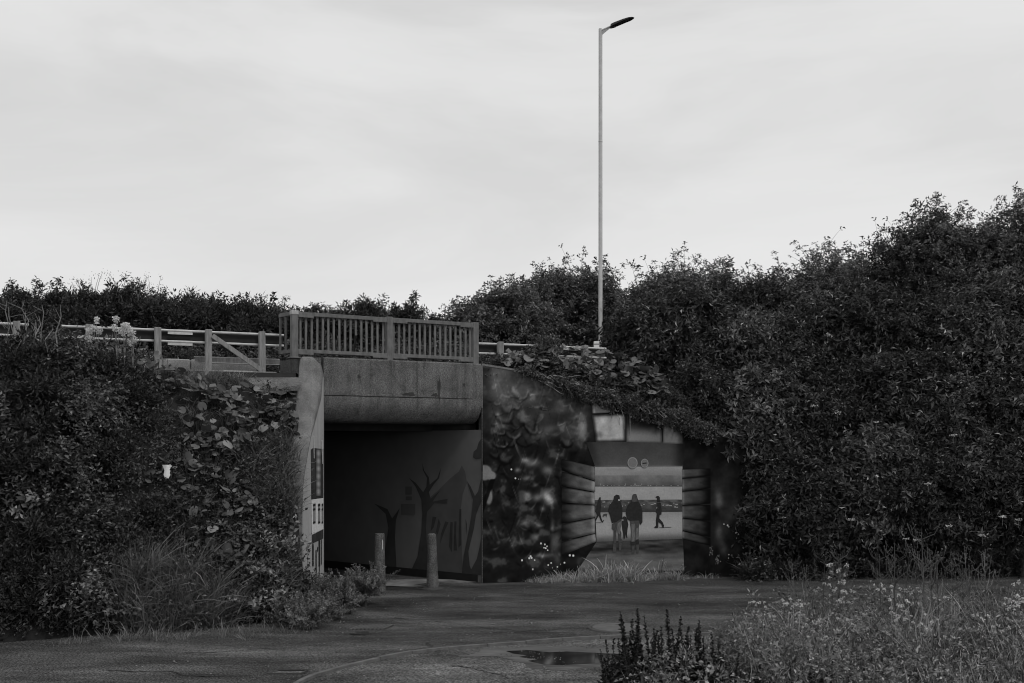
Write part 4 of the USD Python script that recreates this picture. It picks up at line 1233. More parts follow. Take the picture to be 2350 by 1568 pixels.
def bough(n_side, L, ll, lw, rng, r0=0.007, bend=0.3, per=7, side=0.4, tone=(0.25, 2.6)):
    """a forked bough: a bent stem with side twigs that end in loose rosettes of leaves"""
    mb = MB()
    t = np.linspace(0, 1, 6)
    b = rng.normal(size=2) * bend * L
    ax = np.column_stack([b[0] * t ** 1.5, b[1] * t ** 1.5, L * t])
    mb.add(*tube(ax, r0 * (1 - 0.75 * t), 3, False), 0.7)
    for k in range(n_side + 1):
        u = 1.0 if k == n_side else rng.uniform(0.2, 0.95)
        p = np.array([np.interp(u, t, ax[:, j]) for j in range(3)])
        a = rng.uniform(0, 6.28)
        e = p + (np.array([math.cos(a), math.sin(a), rng.uniform(0.1, 0.8)]) * side * L * (1.2 - u * 0.7) * rng.uniform(0.5, 1.1) if k < n_side else 0)
        if k < n_side:
            mb.add(*tube([p, e], (0.004, 0.002), 3, False), 0.7)
        m = per
        c = p + (e - p) * rng.uniform(0.35, 1.0, (m, 1)) + rng.normal(size=(m, 3)) * ll * 0.35
        d = unit(e - p + [0, 0, 1e-3]) * 0.5 + rng.normal(size=(m, 3)) * [0.9, 0.9, 0.45]
        v, f, c_ = leaves(c, d, ll, lw, rng, tone=tone, droop=0.12)
        mb.add(v, f, c_)
    return mb


SH_THICKET = [bough(7, 0.55, 0.085, 0.040, R0) for _ in range(6)]
SH_FEATHER = [bough(6, 0.62, 0.075, 0.034, R0, per=6, side=0.30, bend=0.4) for _ in range(5)]
SH_GORSE = [tuft(60, 0.20, 0.090, 0.028, R0) for _ in range(5)]
SH_ELDER = [bough(6, 0.60, 0.13, 0.050, R0, per=8, side=0.5) for _ in range(5)]
SH_WILLOW = [bough(8, 0.60, 0.080, 0.026, R0, per=8, side=0.35) for _ in range(5)]
SH_GTOP = [bough(4, 0.40, 0.085, 0.030, R0, per=14, side=0.35, bend=0.3) for _ in range(4)]
SH_BRAMBLE = [spray(9, 0.36, 0.060, 0.036, R0) for _ in range(5)]
SH_SCRUB = [tuft(34, 0.15, 0.055, 0.024, R0) for _ in range(4)]


def shrub(name, label, foot, h, rx, ry, n, protos, mat, seed, group=None, lump=0.35, up=0.9, skirt=0.1, feather=None, stems=4, nf=0, cat='shrub', scale=(0.75, 1.25), lean=(0, 0), flowers=None, clump=13):
    """a shrub: stems from the foot, a lumpy crown of leafy shoots down to the ground, feathered with longer shoots on top"""
    rng = np.random.default_rng(seed)
    t = thing(name, label, cat, foot, 0.0, group)
    d = unit(rng.normal(size=(n, 3)) * [1, 1, 1.0])
    d[:, 2] = np.where(d[:, 2] < -0.55, -d[:, 2], d[:, 2])
    lumps = 1.08 - lump * 1.5 * (0.85 - meshkit.fbm(d * 1.9 + seed, 3, seed % 97))
    rad = lumps * rng.uniform(0.0, 1.0, n) ** 0.30
    nc = max(6, n // clump)                                       # shoots stand in clumps, with dark hollows between them
    own = rng.integers(0, nc, n)
    d, rad = d[own], rad[own]
    c = np.array([lean[0], lean[1], h * (0.5 + skirt / 2)])
    R = np.array([rx, ry, h * (0.5 - skirt / 2) * 1.0])
    pos = c + d * R * rad[:, None]
    off = rng.normal(size=(n, 3))
    pos = pos + off * [0.17, 0.17, 0.12] * np.minimum(1.0, (rx + 0.2))
    pos[:, 2] = np.maximum(pos[:, 2], 0.05)
    dirs = d * [0.8, 0.8, 0.5] + [0, 0, up] + off * 0.45
    sc = rng.uniform(*scale, n)
    instances('crown', t, protos, 'leafy_shoot', mat, pos - unit(dirs) * 0.15, dirs, sc, rng)
    if feather is not None and nf:
        d2 = unit(rng.normal(size=(nf, 3)) * [1, 1, 0.6] + [0, 0, 0.9])
        l2 = 1.08 - lump * 1.5 * (0.85 - meshkit.fbm(d2 * 1.9 + seed, 3, seed % 97))
        p2 = c + d2 * R * (l2 * rng.uniform(0.85, 1.2, nf))[:, None]
        dd = d2 * 0.7 + [0, 0, 0.7] + rng.normal(size=(nf, 3)) * 0.4
        instances('outer_shoots', t, feather, 'long_shoot', mat, p2 - unit(dd) * 0.25, dd, rng.uniform(0.7, 1.3, nf), rng)
    for k in range(stems):
        a = rng.uniform(0, 6.28)
        e = c + np.array([math.cos(a) * rx * 0.5, math.sin(a) * ry * 0.5, h * 0.22])
        q = np.array([[math.cos(a) * 0.12, math.sin(a) * 0.12, -0.25], [math.cos(a) * rx * 0.2, math.sin(a) * ry * 0.2, h * 0.35], e])
        tt_ = np.linspace(0, 1, 6)[:, None]
        cv_ = q[0] * (1 - tt_) ** 2 + 2 * q[1] * tt_ * (1 - tt_) + q[2] * tt_ ** 2
        put('stem', tube(cv_, np.linspace(0.035, 0.010, 6), 5), M['bark'], t)
    for k, (x, y, d) in enumerate(flowers or ()):
        w = at(x, y, d) - foot
        mb = MB()
        m = 26
        rr_ = 0.085 * np.sqrt(rng.random(m))
        aa = rng.uniform(0, 6.28, m)
        pts = w + np.column_stack([rr_ * np.cos(aa), rr_ * np.sin(aa) * 0.6, rng.normal(size=m) * 0.012 + 0.03])
        v, f, c_ = leaves(pts, rng.normal(size=(m, 3)) * [1, 1, 0.4], 0.028, 0.026, rng, tone=(0.6, 1.1))
        mb.add(v, f, c_)
        mb.add(*tube([w - [0, 0, 0.14], w], 0.004, 3), 0.25)
        put('flower_head', mb.mesh(), M['flower'], t, color=mb.color())
    return t


# ------------------------------------------------------------------ hedge of gorse behind the road, left
gorse = [(-70, 664, 26.6), (0, 664, 26.8), (60, 660, 27.6), (128, 661, 26.9), (200, 655, 27.4), (262, 660, 27.9), (330, 657, 27.5), (398, 662, 28.2), (458, 676, 27.8), (520, 687, 28.4), (575, 691, 28.1), (632, 697, 28.8), (690, 700, 28.5), (752, 700, 29.2), (812, 698, 29.0), (868, 700, 29.6), (925, 706, 29.2), (962, 716, 29.8)]
glab = {0: None}
for k, (x, y, d) in enumerate(gorse):
    p = at(x, y, d)
    foot = np.array([p[0], d, ROADZ])
    hgt = p[2] - ROADZ
    lab = 'dark bushy gorse in the long hedge behind the road, left of the lamp'
    shrub('gorse_bush', lab, foot, hgt + 0.05, 0.95, 0.9, 430, SH_GORSE, M['leaf_gorse'], 100 + k, 'gorse hedge behind the road', 0.60, 0.9, 0.0, SH_GTOP, 3, 26, scale=(0.7, 1.5))
# thin pale sprays standing out of the hedge top
rng = np.random.default_rng(41)
for (x, y, n) in ((190, 655, 7), (205, 650, 5), (300, 655, 6), (330, 655, 6), (350, 662, 4), (255, 652, 2)):
    p = at(x, y + 26, 27.4)
    t = thing('bare_spray', 'thin sparse twigs standing out of the top of the gorse hedge', 'twigs', p, 0, 'sparse twigs above the gorse hedge')
    for k in range(n):
        a = rng.normal(size=2) * 0.25
        h_ = rng.uniform(0.25, 0.55)
        put('twig', tube([(a[0] * 0.3, a[1] * 0.3, -0.3), (a[0] * 0.7, a[1] * 0.7, h_ * 0.5), (a[0], a[1], h_)], (0.008, 0.006, 0.003), 4), M['twig'], t)
        mbx = MB().add(*leaves(np.array([[a[0], a[1], h_]]) + rng.normal(size=(7, 3)) * 0.05, rng.normal(size=(7, 3)), 0.05, 0.02, rng))
        put('leaf_cluster', mbx.mesh(), M['leaf_gorse'], t, color=mbx.color())

# ------------------------------------------------------------------ shrubs between the bridge and the lamp
for k, (x, y, d, rx, lab) in enumerate(((1090, 712, 28.0, 0.62, 'low leafy shrub at the hedge gap just right of the bridge railing'), (1165, 668, 28.3, 0.9, 'leafy willow-like shrub between the hedge gap and the lamp post'),
                                        (1235, 648, 31.0, 0.9, 'leafy shrub left of the tallest bush by the lamp post'), (1300, 622, 31.6, 1.1, 'tallest rounded leafy bush just left of the lamp post'), (1378, 640, 31.2, 0.9, 'leafy bush standing right behind the lamp post'), (1432, 690, 30.8, 0.75, 'low bush filling the dip right of the lamp post'))):
    p = at(x, y, d)
    shrub('leafy_shrub', lab, (p[0], d, ROADZ), p[2] - ROADZ, rx, 0.85, 420, SH_THICKET, M['leaf_thicket'], 200 + k, None, 0.35, 0.8, 0.0, SH_FEATHER, 4, 46, scale=(0.7, 1.15))

rng = np.random.default_rng(52)
n = 1500
xx, dd_ = rng.uniform(-120, 1500, n), rng.uniform(25.4, 27.0, n)
pos = np.column_stack([(xx - CX) / FPX * dd_, dd_, ROADZ + rng.uniform(0.0, 0.9, n) ** 1.3])
instances('roadside_growth', None, SH_BRAMBLE + SH_SCRUB, 'leafy_sprig', M['leaf_bank'], pos, rng.normal(size=(n, 3)) * 0.5 + [0, -0.4, 0.8], rng.uniform(0.8, 1.5, n), rng, 'dark undergrowth along the far side of the road behind the barriers', 'undergrowth')

# ------------------------------------------------------------------ thicket on the right
thick = 'leafy shrub in the rising skyline of the right thicket'
TG = 'skyline shrubs of the right thicket'
ROWL = (('dense leafy shrub in the upper middle of the right thicket', 'upper middle shrubs of the right thicket'), ('dark broad-leaved shrub halfway up the right thicket', 'middle shrubs of the right thicket'), ('dark shrub in the front row of the right thicket, at the path edge', 'front shrubs of the right thicket'))
# skyline shrubs: column, top row, distance, half width, label
skyl = [(1500, 640, 28.0, 0.85, 'leafy shrub right of the lamp post where the thicket begins'), (1560, 604, 28.3, 1.0, 'first rounded peak of the thicket skyline, right of the lamp'), (1640, 640, 28.6, 0.95, None), (1720, 626, 28.4, 1.0, 'broad low dome in the thicket skyline with fine leaves'),
        (1810, 632, 28.4, 1.0, None), (1893, 588, 28.2, 1.0, 'shrub with feathery top halfway up the rising thicket skyline'), (1985, 575, 28.2, 0.95, 'shrub with one tall thin shoot in the rising skyline'), (2070, 530, 28.0, 1.0, None), (2140, 470, 27.8, 1.05, 'tall open-topped shrub with sky gaps, second from the right edge'),
        (2225, 540, 27.6, 1.0, None), (2300, 480, 27.2, 1.05, 'tall dense shrub against the sky near the right edge'), (2375, 425, 27.0, 1.2, 'tallest shrub, cut by the right edge of the picture'), (2460, 440, 27.0, 1.2, None)]
for k, (x, y, d, rx, lab) in enumerate(skyl):
    p = at(x, y, d)
    z0 = ROADZ - 1.0 if x < 1900 else 2.4
    hgt = p[2] - z0
    shrub('thicket_shrub', lab or thick, (p[0], d, z0), hgt, rx, 1.0, int(330 + 130 * hgt), (SH_THICKET, SH_WILLOW)[k % 2], M[('leaf_thicket', 'leaf_willow', 'leaf_willow', 'leaf_dark')[k % 4]], 300 + k, None if lab else TG, 0.55, 0.4, 0.0, SH_FEATHER, 4, 120, scale=(0.7, 1.15))
# middle and front rows on the bank slope: column, top row, distance, foot height, half width
rows_ = [(1478, 705, 26.4, 3.6, 0.75), (1520, 700, 26.3, 3.4, 1.0), (1585, 690, 26.2, 3.0, 1.0), (1680, 720, 26.2, 2.6, 1.1), (1790, 690, 26.4, 2.4, 1.15), (1900, 680, 26.4, 2.2, 1.2), (2010, 650, 26.2, 2.0, 1.2), (2120, 640, 26.0, 1.9, 1.2), (2230, 640, 25.9, 1.9, 1.25), (2350, 600, 25.8, 1.9, 1.3),
         (1625, 850, 25.0, 2.4, 0.80), (1735, 860, 24.9, 1.4, 0.95), (1795, 830, 25.1, 1.0, 1.15), (1900, 850, 25.0, 0.8, 1.2), (2010, 820, 25.1, 0.8, 1.2), (2120, 840, 24.9, 0.8, 1.2), (2230, 820, 25.0, 0.8, 1.25), (2345, 810, 25.0, 0.8, 1.3),
         (1800, 1040, 24.05, 0.0, 0.72), (1860, 1030, 24.1, 0.0, 0.95), (1900, 1040, 24.0, 0.0, 1.05), (2000, 1010, 24.1, 0.0, 1.1), (2105, 1040, 23.9, 0.0, 1.1), (2215, 1010, 24.0, 0.0, 1.15), (2330, 1000, 23.9, 0.0, 1.2)]
fl_at = {11: [], 12: [(1870, 935, 24.0)], 13: [(1922, 950, 23.9)], 19: [(1900, 772, 25)], 20: [(2012, 972, 23.2), (1953, 1196, 22.9)], 21: [(2014, 1097, 22.9), (2078, 1240, 22.8)], 22: [(2188, 1002, 22.9), (2105, 1243, 22.8)], 23: [(2178, 1211, 22.8), (2130, 1114, 22.8)], 24: [(2300, 1190, 22.7), (2254, 1233, 22.7), (2337, 1196, 22.6)]}
for k, (x, y, d, z0, rx) in enumerate(rows_):
    p = at(x, y, d)
    hgt = p[2] - z0
    rl = ROWL[0 if k < 10 else 1 if k < 17 else 2]
    shrub('thicket_shrub', rl[0], (p[0], d, z0), hgt, rx * 0.92, 0.80, int(230 + 120 * hgt), (SH_ELDER if k % 3 != 1 else SH_THICKET), M[('leaf_dark', 'leaf_thicket')[(k * 7 % 5) in ((1, 3) if k < 10 else (2,))]], 400 + k, rl[1], 0.65, 0.35, 0.0, SH_FEATHER, 3, 24, scale=(0.65, 1.15), flowers=fl_at.get(k))

# ------------------------------------------------------------------ left bank: ground cover, bushes, broad leaves, grasses
rng = np.random.default_rng(61)
n = 5200
u, t = rng.uniform(0, 0.66, n) ** 1.0, rng.uniform(0.0, 0.97, n)
pos = left_bank(u, t)
pos[:, 2] += 0.02 + 0.30 * np.maximum(meshkit.fbm(pos * 1.1, 3, 17) - 0.35, 0)
ppx = CX + pos[:, 0] / pos[:, 1] * FPX
ppy = HOR - (pos[:, 2] - EYE) / pos[:, 1] * FPX
keepw = ~((ppx > 400) & (ppx < 700) & (ppy < 1010) & (rng.random(n) < 0.85)) & ~((ppx > 340) & (ppx < 700) & (ppy < 1190) & (rng.random(n) < 0.2)) & ~((ppx > 340) & (t > 0.84)) & ~((ppx > 650) & (ppy < 1330))
pos, u, t = pos[keepw], u[keepw], t[keepw]
nd = np.column_stack([rng.normal(size=len(pos)) * 0.4, -0.75 + rng.normal(size=len(pos)) * 0.4, 0.8 + rng.normal(size=len(pos)) * 0.2])
instances('bank_undergrowth', None, SH_BRAMBLE + SH_SCRUB, 'leafy_sprig', M['leaf_bank'], pos, nd, rng.uniform(0.6, 1.1, len(pos)), rng, 'dark low bramble undergrowth covering the left bank', 'undergrowth')
bl = 'dark scrubby bush on the left bank'
BG = 'scrub bushes on the left bank'
for k, (x, y, rx, h_) in enumerate(((-20, 900, 0.8, 0.75), (60, 880, 0.75, 0.7), (130, 860, 0.7, 0.65), (240, 890, 0.65, 0.6), (60, 1010, 0.8, 0.9), (170, 1010, 0.75, 0.8), (290, 980, 0.6, 0.7), (20, 1160, 0.8, 0.85), (130, 1150, 0.7, 0.8), (240, 1120, 0.65, 0.75), (60, 1290, 0.75, 0.8),
                                    (190, 1270, 0.6, 0.75), (10, 1400, 0.7, 0.8), (110, 1400, 0.65, 0.7), (200, 1420, 0.5, 0.55), (330, 1220, 0.5, 0.6), (560, 1400, 0.35, 0.4), (420, 1440, 0.4, 0.4))):
    hp = hits(hl, [x], [y], 13, 24)
    if len(hp) == 0:
        continue
    shrub('scrub_bush', bl, hp[0] - [0, -0.15, 0.35], h_ * 1.25 + 0.25, rx * 0.95, rx * 0.8, int(330 * rx), ((SH_SCRUB, SH_GORSE, SH_BRAMBLE)[k % 3]), M[('leaf_scrub', 'leaf_scrub', 'leaf_bramble')[k % 3]], 500 + k, BG, 0.45, 0.5, 0.0, None, 2, 0, scale=(0.7, 1.25))


def round_leaf(rng, r, n=10):
    """a kidney-shaped leaf, cupped and notched, stalk side at -x"""
    a = np.linspace(-np.pi + 0.28, np.pi - 0.28, n)
    rr_ = r * (1 + 0.08 * rng.normal(size=n)) * (0.92 + 0.08 * np.cos(a))
    cup = rng.uniform(-0.25, 0.45)
    rim = np.column_stack([rr_ * np.cos(a), rr_ * np.sin(a) * rng.uniform(0.85, 1.05), cup * r * (rr_ / r) ** 2 * (0.6 + 0.4 * np.cos(2 * a + rng.uniform(0, 6))) + rng.normal(size=n) * 0.04 * r])
    mid = rim * [0.55, 0.55, 0.35]
    v = np.vstack([[(-0.05 * r, 0, 0)], mid, rim])
    f = [(0, 1 + i, 2 + i) for i in range(n - 1)]
    for i in range(n - 1):
        f += [(1 + i, 1 + n + i, 2 + n + i), (1 + i, 2 + n + i, 2 + i)]
    return v, np.array(f)


def leaf_patch(name, label, points, normals, r, mat, rng, lift=(0.05, 0.3), tone=(0.5, 1.3), cat='plant'):
    t = thing(name, label, cat)
    st = MB()
    for p, nn in zip(points, normals):
        R = r * rng.uniform(0.45, 1.3)
        v, f = round_leaf(rng, R)
        z = unit(nn + rng.normal(size=3) * 0.50)
        x = unit(np.cross(z, rng.normal(size=3)))
        y = np.cross(z, x)
        c = p + unit(nn) * rng.uniform(*lift)
        w = c + v[:, :1] * x + v[:, 1:2] * y + v[:, 2:3] * z
        tn = tone[0] * (tone[1] / tone[0]) ** rng.random()
        put('leaf', (w, f), mat, t, color=np.full(len(w), tn), smooth=True)
        st.add(*tube([p - nn * 0.05, (p + c) / 2 + rng.normal(size=3) * 0.02, c], 0.004, 3, False), 0.6)
    put('leaf_stalks', st.mesh(), mat, t, color=st.color(), kind='stuff')
    return t


SLN = unit(np.array([0.1, -0.30, 0.95]))
for poly, n, lab in (([(360, 835), (450, 868), (520, 890), (600, 905), (690, 900), (690, 985), (600, 1000), (540, 985), (500, 930), (420, 900), (350, 860)], 210, 'patch of broad round leaves near the bank top beside the left wing wall'),
                     ([(420, 920), (560, 980), (600, 1010), (560, 1060), (470, 1050), (410, 1000)], 120, 'patch of broad round leaves halfway down the left bank'),
                     ([(335, 1060), (420, 1050), (540, 1080), (600, 1120), (560, 1200), (470, 1180), (380, 1140), (330, 1110)], 110, 'patch of broad round leaves around the white litter on the bank'),
                     ([(410, 1180), (520, 1200), (600, 1240), (560, 1300), (450, 1260)], 50, 'lowest patch of broad round leaves above the tall grass clump'),
                     ([(255, 790), (330, 800), (400, 838), (380, 860), (300, 850), (240, 820)], 50, 'patch of broad round leaves under the white flowers at the bank top')):
    q = in_poly(poly, n, rng)
    pts = hits(hl, q[:, 0], q[:, 1] + 36, 13, 24)
    leaf_patch('broad_leaf_plant', lab, pts, np.repeat(SLN[None], len(pts), 0), 0.085, M['leaf_round'], rng, (0.16, 0.46), (0.35, 2.2))
# and the bank to the right of the bridge
q = in_poly([(1130, 826), (1230, 800), (1340, 806), (1440, 815), (1520, 860), (1540, 920), (1450, 905), (1350, 868), (1260, 850), (1160, 838)], 280, rng)
wl = RW.hit(q[:, 0], np.full(len(q), 900.0), 0.0)
sw = (wl[:, :2] - B) @ WD
yw = HOR - (wall_top(sw) - EYE) / wl[:, 1] * FPX
fr = np.clip((yw - q[:, 1]) / (yw - 800.0), -0.1, 1.05)
dw = wl[:, 1] + 0.1 + fr * (np.array([P0[1] + RU[1] * rt(x) for x in q[:, 0]]) - wl[:, 1] - 0.25)
pts = np.stack([(q[:, 0] - CX) / FPX * dw, dw, EYE + (HOR - q[:, 1]) / FPX * dw], -1)
leaf_patch('broad_leaf_plant', 'mat of broad round leaves on the bank right of the bridge railing', pts, np.repeat(SLN[None], len(pts), 0), 0.100, M['leaf_round'], rng, (0.0, 0.10), (0.5, 2.2))
# climbing small-leaved ivy along the top of the right wing wall
iv = thing('ivy', 'small-leaved ivy with bare pale stems hanging over the right wing wall', 'ivy')
ss_ = rng.uniform(0.0, 1.0, 900) ** 0.7 * 4.3 + 0.7
zt_ = wall_top(ss_)
hang = np.where(ss_ < 1.2, rng.uniform(-0.05, 0.05, 900), rng.uniform(-0.34, 0.04, 900) * np.clip((ss_ - 0.6) / 1.5, 0.3, 1))
p3 = RW.at(ss_, zt_ + hang, 0.0) + WN_3 * rng.uniform(0.0, 0.07, (900, 1)) if (WN_3 := np.array([*WN, 0.0])) is not None else None
dd = np.column_stack([rng.normal(size=900), -0.6 + rng.normal(size=900) * 0.5, rng.normal(size=900) * 0.6])
IVY = [spray(8, 0.13, 0.045, 0.036, R0) for _ in range(4)]
pick = rng.random(900) < 0.6
instances('ivy_leaves', iv, IVY, 'ivy_sprig', M['leaf_ivy'], p3[pick], dd[pick], rng.uniform(0.6, 1.1, int(pick.sum())), rng)
for k in range(34):
    s = rng.uniform(0.9, 4.2)
    z = wall_top(s) + rng.uniform(-0.12, 0.06)
    pts = []
    L = rng.uniform(0.25, 0.8)
    slope = (wall_top(s + 0.3) - wall_top(s)) / 0.3
    a, b = s, z
    for i in range(7):
        pts.append(RW.at(a, b, 0.03 + rng.uniform(0, 0.06)))
        a += L / 6 * rng.uniform(0.5, 1.2)
        b += L / 6 * (slope - 0.15 + rng.normal() * 0.45 - (0.5 if i > 4 and k % 3 == 0 else 0))
    put('bare_stem', tube(pts, np.linspace(0.009, 0.004, 7), 4), M['creeper'], iv)
for x, y0, y1 in ((1362, 905, 945), (1398, 925, 960), (1426, 940, 985), (1440, 930, 1000), (1416, 950, 975)):
    w0 = RW.hit(x, y0, 0.05)
    w1 = RW.hit(x + 6, y1, 0.02)
    put('bare_stem', tube([w0, w0 * 0.6 + w1 * 0.4 + [0.03, 0, 0], w1], (0.007, 0.006, 0.004), 4), M['creeper'], iv)
# more small growth joining the ivy to the bank behind it
u, t = rng.uniform(0.02, 0.56, 900), rng.uniform(0.0, 0.25, 900)
pos = right_bank(u, t)
pos[:, 2] = hr(pos[:, 0], pos[:, 1])
pos[:, 2] = np.where(pos[:, 2] > -0.5, pos[:, 2], 4.0)
instances('bank_undergrowth', None, SH_BRAMBLE + IVY, 'leafy_sprig', M['leaf_bank'], pos, np.column_stack([rng.normal(size=900) * 0.5, -0.5 + rng.normal(size=900) * 0.4, np.full(900, 0.8)]), rng.uniform(0.5, 0.9, 900), rng, 'low undergrowth on the bank behind the right wing wall', 'undergrowth')
# ivy that has climbed one barrier post
t_ = rt(1248)
pc = road(t_, -0.02, 4.15)
n = 120
pp_ = pc + np.column_stack([rng.normal(size=n) * 0.16, rng.normal(size=n) * 0.08 - 0.05, rng.uniform(-0.05, 0.82, n)])
ivp = thing('climbing_ivy', 'ivy bush that has climbed over the middle post of the right barrier', 'ivy', (0, 0, 0))
instances('ivy_leaves', ivp, IVY, 'ivy_sprig', M['leaf_ivy'], pp_, rng.normal(size=(n, 3)) + [0, -0.6, 0.4], rng.uniform(0.7, 1.2, n), rng)

# grasses on the left bank
G_LONG = [blades(20, 0.60, 0.017, 0.12, R0, lean=(0.25, -0.15), droop=0.7) for _ in range(4)]
G_MID = [blades(18, 0.34, 0.014, 0.09, R0, lean=(0.05, -0.2), droop=0.9) for _ in range(4)]


def grass_clump(name, label, poly, n, protos, mat, fun, d0, d1, scale, rng, cat='grass', sink=0.03, dy=0):
    q = in_poly(poly, n, rng)
    pts = hits(fun, q[:, 0], q[:, 1] + dy, d0, d1)
    k = len(pts)
    t = thing(name, label, cat)
    instances('blades', t, protos, 'tussock', mat, pts - [0, 0, sink], np.column_stack([rng.normal(size=k) * 0.18, -0.25 + rng.normal(size=k) * 0.2, np.ones(k)]), rng.uniform(*scale, k), rng)
    return t


grass_clump('long_grass', 'big arching clump of long grass at the foot of the left bank', [(270, 1345), (340, 1300), (430, 1300), (520, 1345), (545, 1400), (530, 1450), (400, 1466), (300, 1455), (250, 1400)], 210, G_LONG, M['grass_dark'], hl, 13, 24, (0.8, 1.25), rng, dy=10)
grass_clump('long_grass', 'tousled grass growing along the edge of the left wing wall', [(560, 1010), (630, 990), (668, 1010), (672, 1170), (640, 1180), (590, 1130), (555, 1070)], 230, G_MID, M['grass_dark'], hl, 13, 24, (0.8, 1.4), rng, dy=14)
grass_clump('long_grass', 'mixed grass above the path corner below the wing wall', [(560, 1300), (660, 1250), (672, 1400), (650, 1420), (560, 1400)], 170, G_MID, M['grass_dark'], hl, 13, 24, (0.7, 1.3), rng, dy=14)
grass_clump('long_grass', 'thin grass on the bank top in front of the barrier footings', [(430, 862), (560, 868), (560, 890), (440, 885)], 60, G_MID, M['grass_dark'], hl, 13, 24, (0.5, 0.9), rng)
grass_clump('long_grass', 'loose grass hanging among the round leaves in mid bank', [(420, 940), (560, 960), (600, 1200), (500, 1300), (400, 1250)], 90, G_MID, M['grass_dark'], hl, 13, 24, (0.6, 1.2), rng, dy=10)
BW = [shoot(12, 0.34, 0.11, 0.055, R0, 1.0, 0.004, bend=0.3, tone=(0.5, 2.2)) for _ in range(4)]
for k, (x, y, n_, lab) in enumerate(((205, 1385, 26, 'pale pointed-leaf weed at the bank foot, left of the long grass'), (150, 1420, 18, 'low weed with pointed leaves at the far left foot of the bank'), (585, 1400, 22, 'leafy weed with a broad pale leaf right of the long grass'), (640, 1270, 26, 'bushy weed against the lower edge of the left wing wall'), (600, 1330, 20, 'leafy weed between the grass clump and the wing wall'), (30, 1000, 22, 'pale-tipped weed among the scrub at the left edge of the picture'), (60, 1180, 18, 'small pale weed low among the left bank scrub'))):
    hp = hits(hl, [x], [y], 13, 24)
    if len(hp):
        t = thing('leafy_weed', lab, 'weed', hp[0])
        instances('foliage', t, BW, 'leafy_shoot', M['leaf_weed'], rng.normal(size=(n_, 3)) * [0.22, 0.12, 0.10] + [0, -0.18, 0.12], rng.normal(size=(n_, 3)) * 0.6 + [0, -0.3, 0.9], rng.uniform(0.6, 1.2, n_), rng)
# a fringe of dry grass and litter of stalks at the foot of the bank
foot = np.array([gr(x, y) for x, y in [(120, 1488), (200, 1484), (280, 1478), (360, 1474), (430, 1470), (520, 1466), (600, 1463), (660, 1458), (705, 1450)]])
k = 60
w = rng.uniform(0, len(foot) - 1.001, k)
i = w.astype(int)
pts = foot[i] * (1 - (w - i))[:, None] + foot[i + 1] * (w - i)[:, None] + rng.normal(size=(k, 3)) * [0.1, 0.16, 0]
pts[:, 1] += 0.28
G_SHORT = [blades(14, 0.16, 0.007, 0.06, R0, droop=1.1) for _ in range(4)]
instances('verge_grass', None, G_SHORT, 'tussock', M['grass_dark'], pts, np.column_stack([rng.normal(size=k) * 0.3, -0.3 + rng.normal(size=k) * 0.3, np.ones(k)]), rng.uniform(0.6, 1.5, k), rng, 'short grass fringe where the left bank meets the path', 'grass')
# spill of leafy weeds in front of the left wing wall
sp = [(705, 1430), (735, 1405), (770, 1395), (805, 1392), (835, 1385), (760, 1425), (720, 1445), (790, 1410), (690, 1400), (655, 1440), (845, 1392), (720, 1380)]
SH_WEED = [shoot(30, 0.30, 0.055, 0.030, R0, 1.0, 0.004, bend=0.3, tone=(0.6, 1.5)) for _ in range(5)]
for k, (x, y) in enumerate(sp):
    p = gr(x, y)
    shrub('leafy_weed', 'pale leafy weeds spilling onto the path before the left wing wall', p, 0.42 + 0.16 * math.sin(k * 2.1), 0.26, 0.24, 75, SH_WEED, M['leaf_weed'], 640 + k, 'weeds before the left wing wall', 0.4, 0.6, 0.0, None, 1, 0, 'weed', scale=(0.6, 1.1))
for (x, yb, yt, lab) in ((752, 1400, 1330, 'thin seeding weed standing before the dark tunnel mouth'), (866 - 30, 1385, 1330, 'slender seed stalk left of the first bollard'), (700, 1400, 1262, 'dark rosette stalk against the foot of the left wing wall')):
    p = gr(x, yb)
    hh = (yb - yt) / FPX * p[1]
    t = thing('seed_stalk', lab, 'weed', p)
    put('stem', tube([(0, 0, 0), (0.02, 0, hh * 0.5), (0.05, 0, hh)], (0.006, 0.005, 0.003), 4), M['bark'], t)
    mb = MB().add(*leaves(np.array([[0.045, 0, hh]]) + rng.normal(size=(16, 3)) * 0.025, rng.normal(size=(16, 3)), 0.05, 0.025, rng))
    put('seed_head', mb.mesh(), M['leaf_dock'], t, color=mb.color())

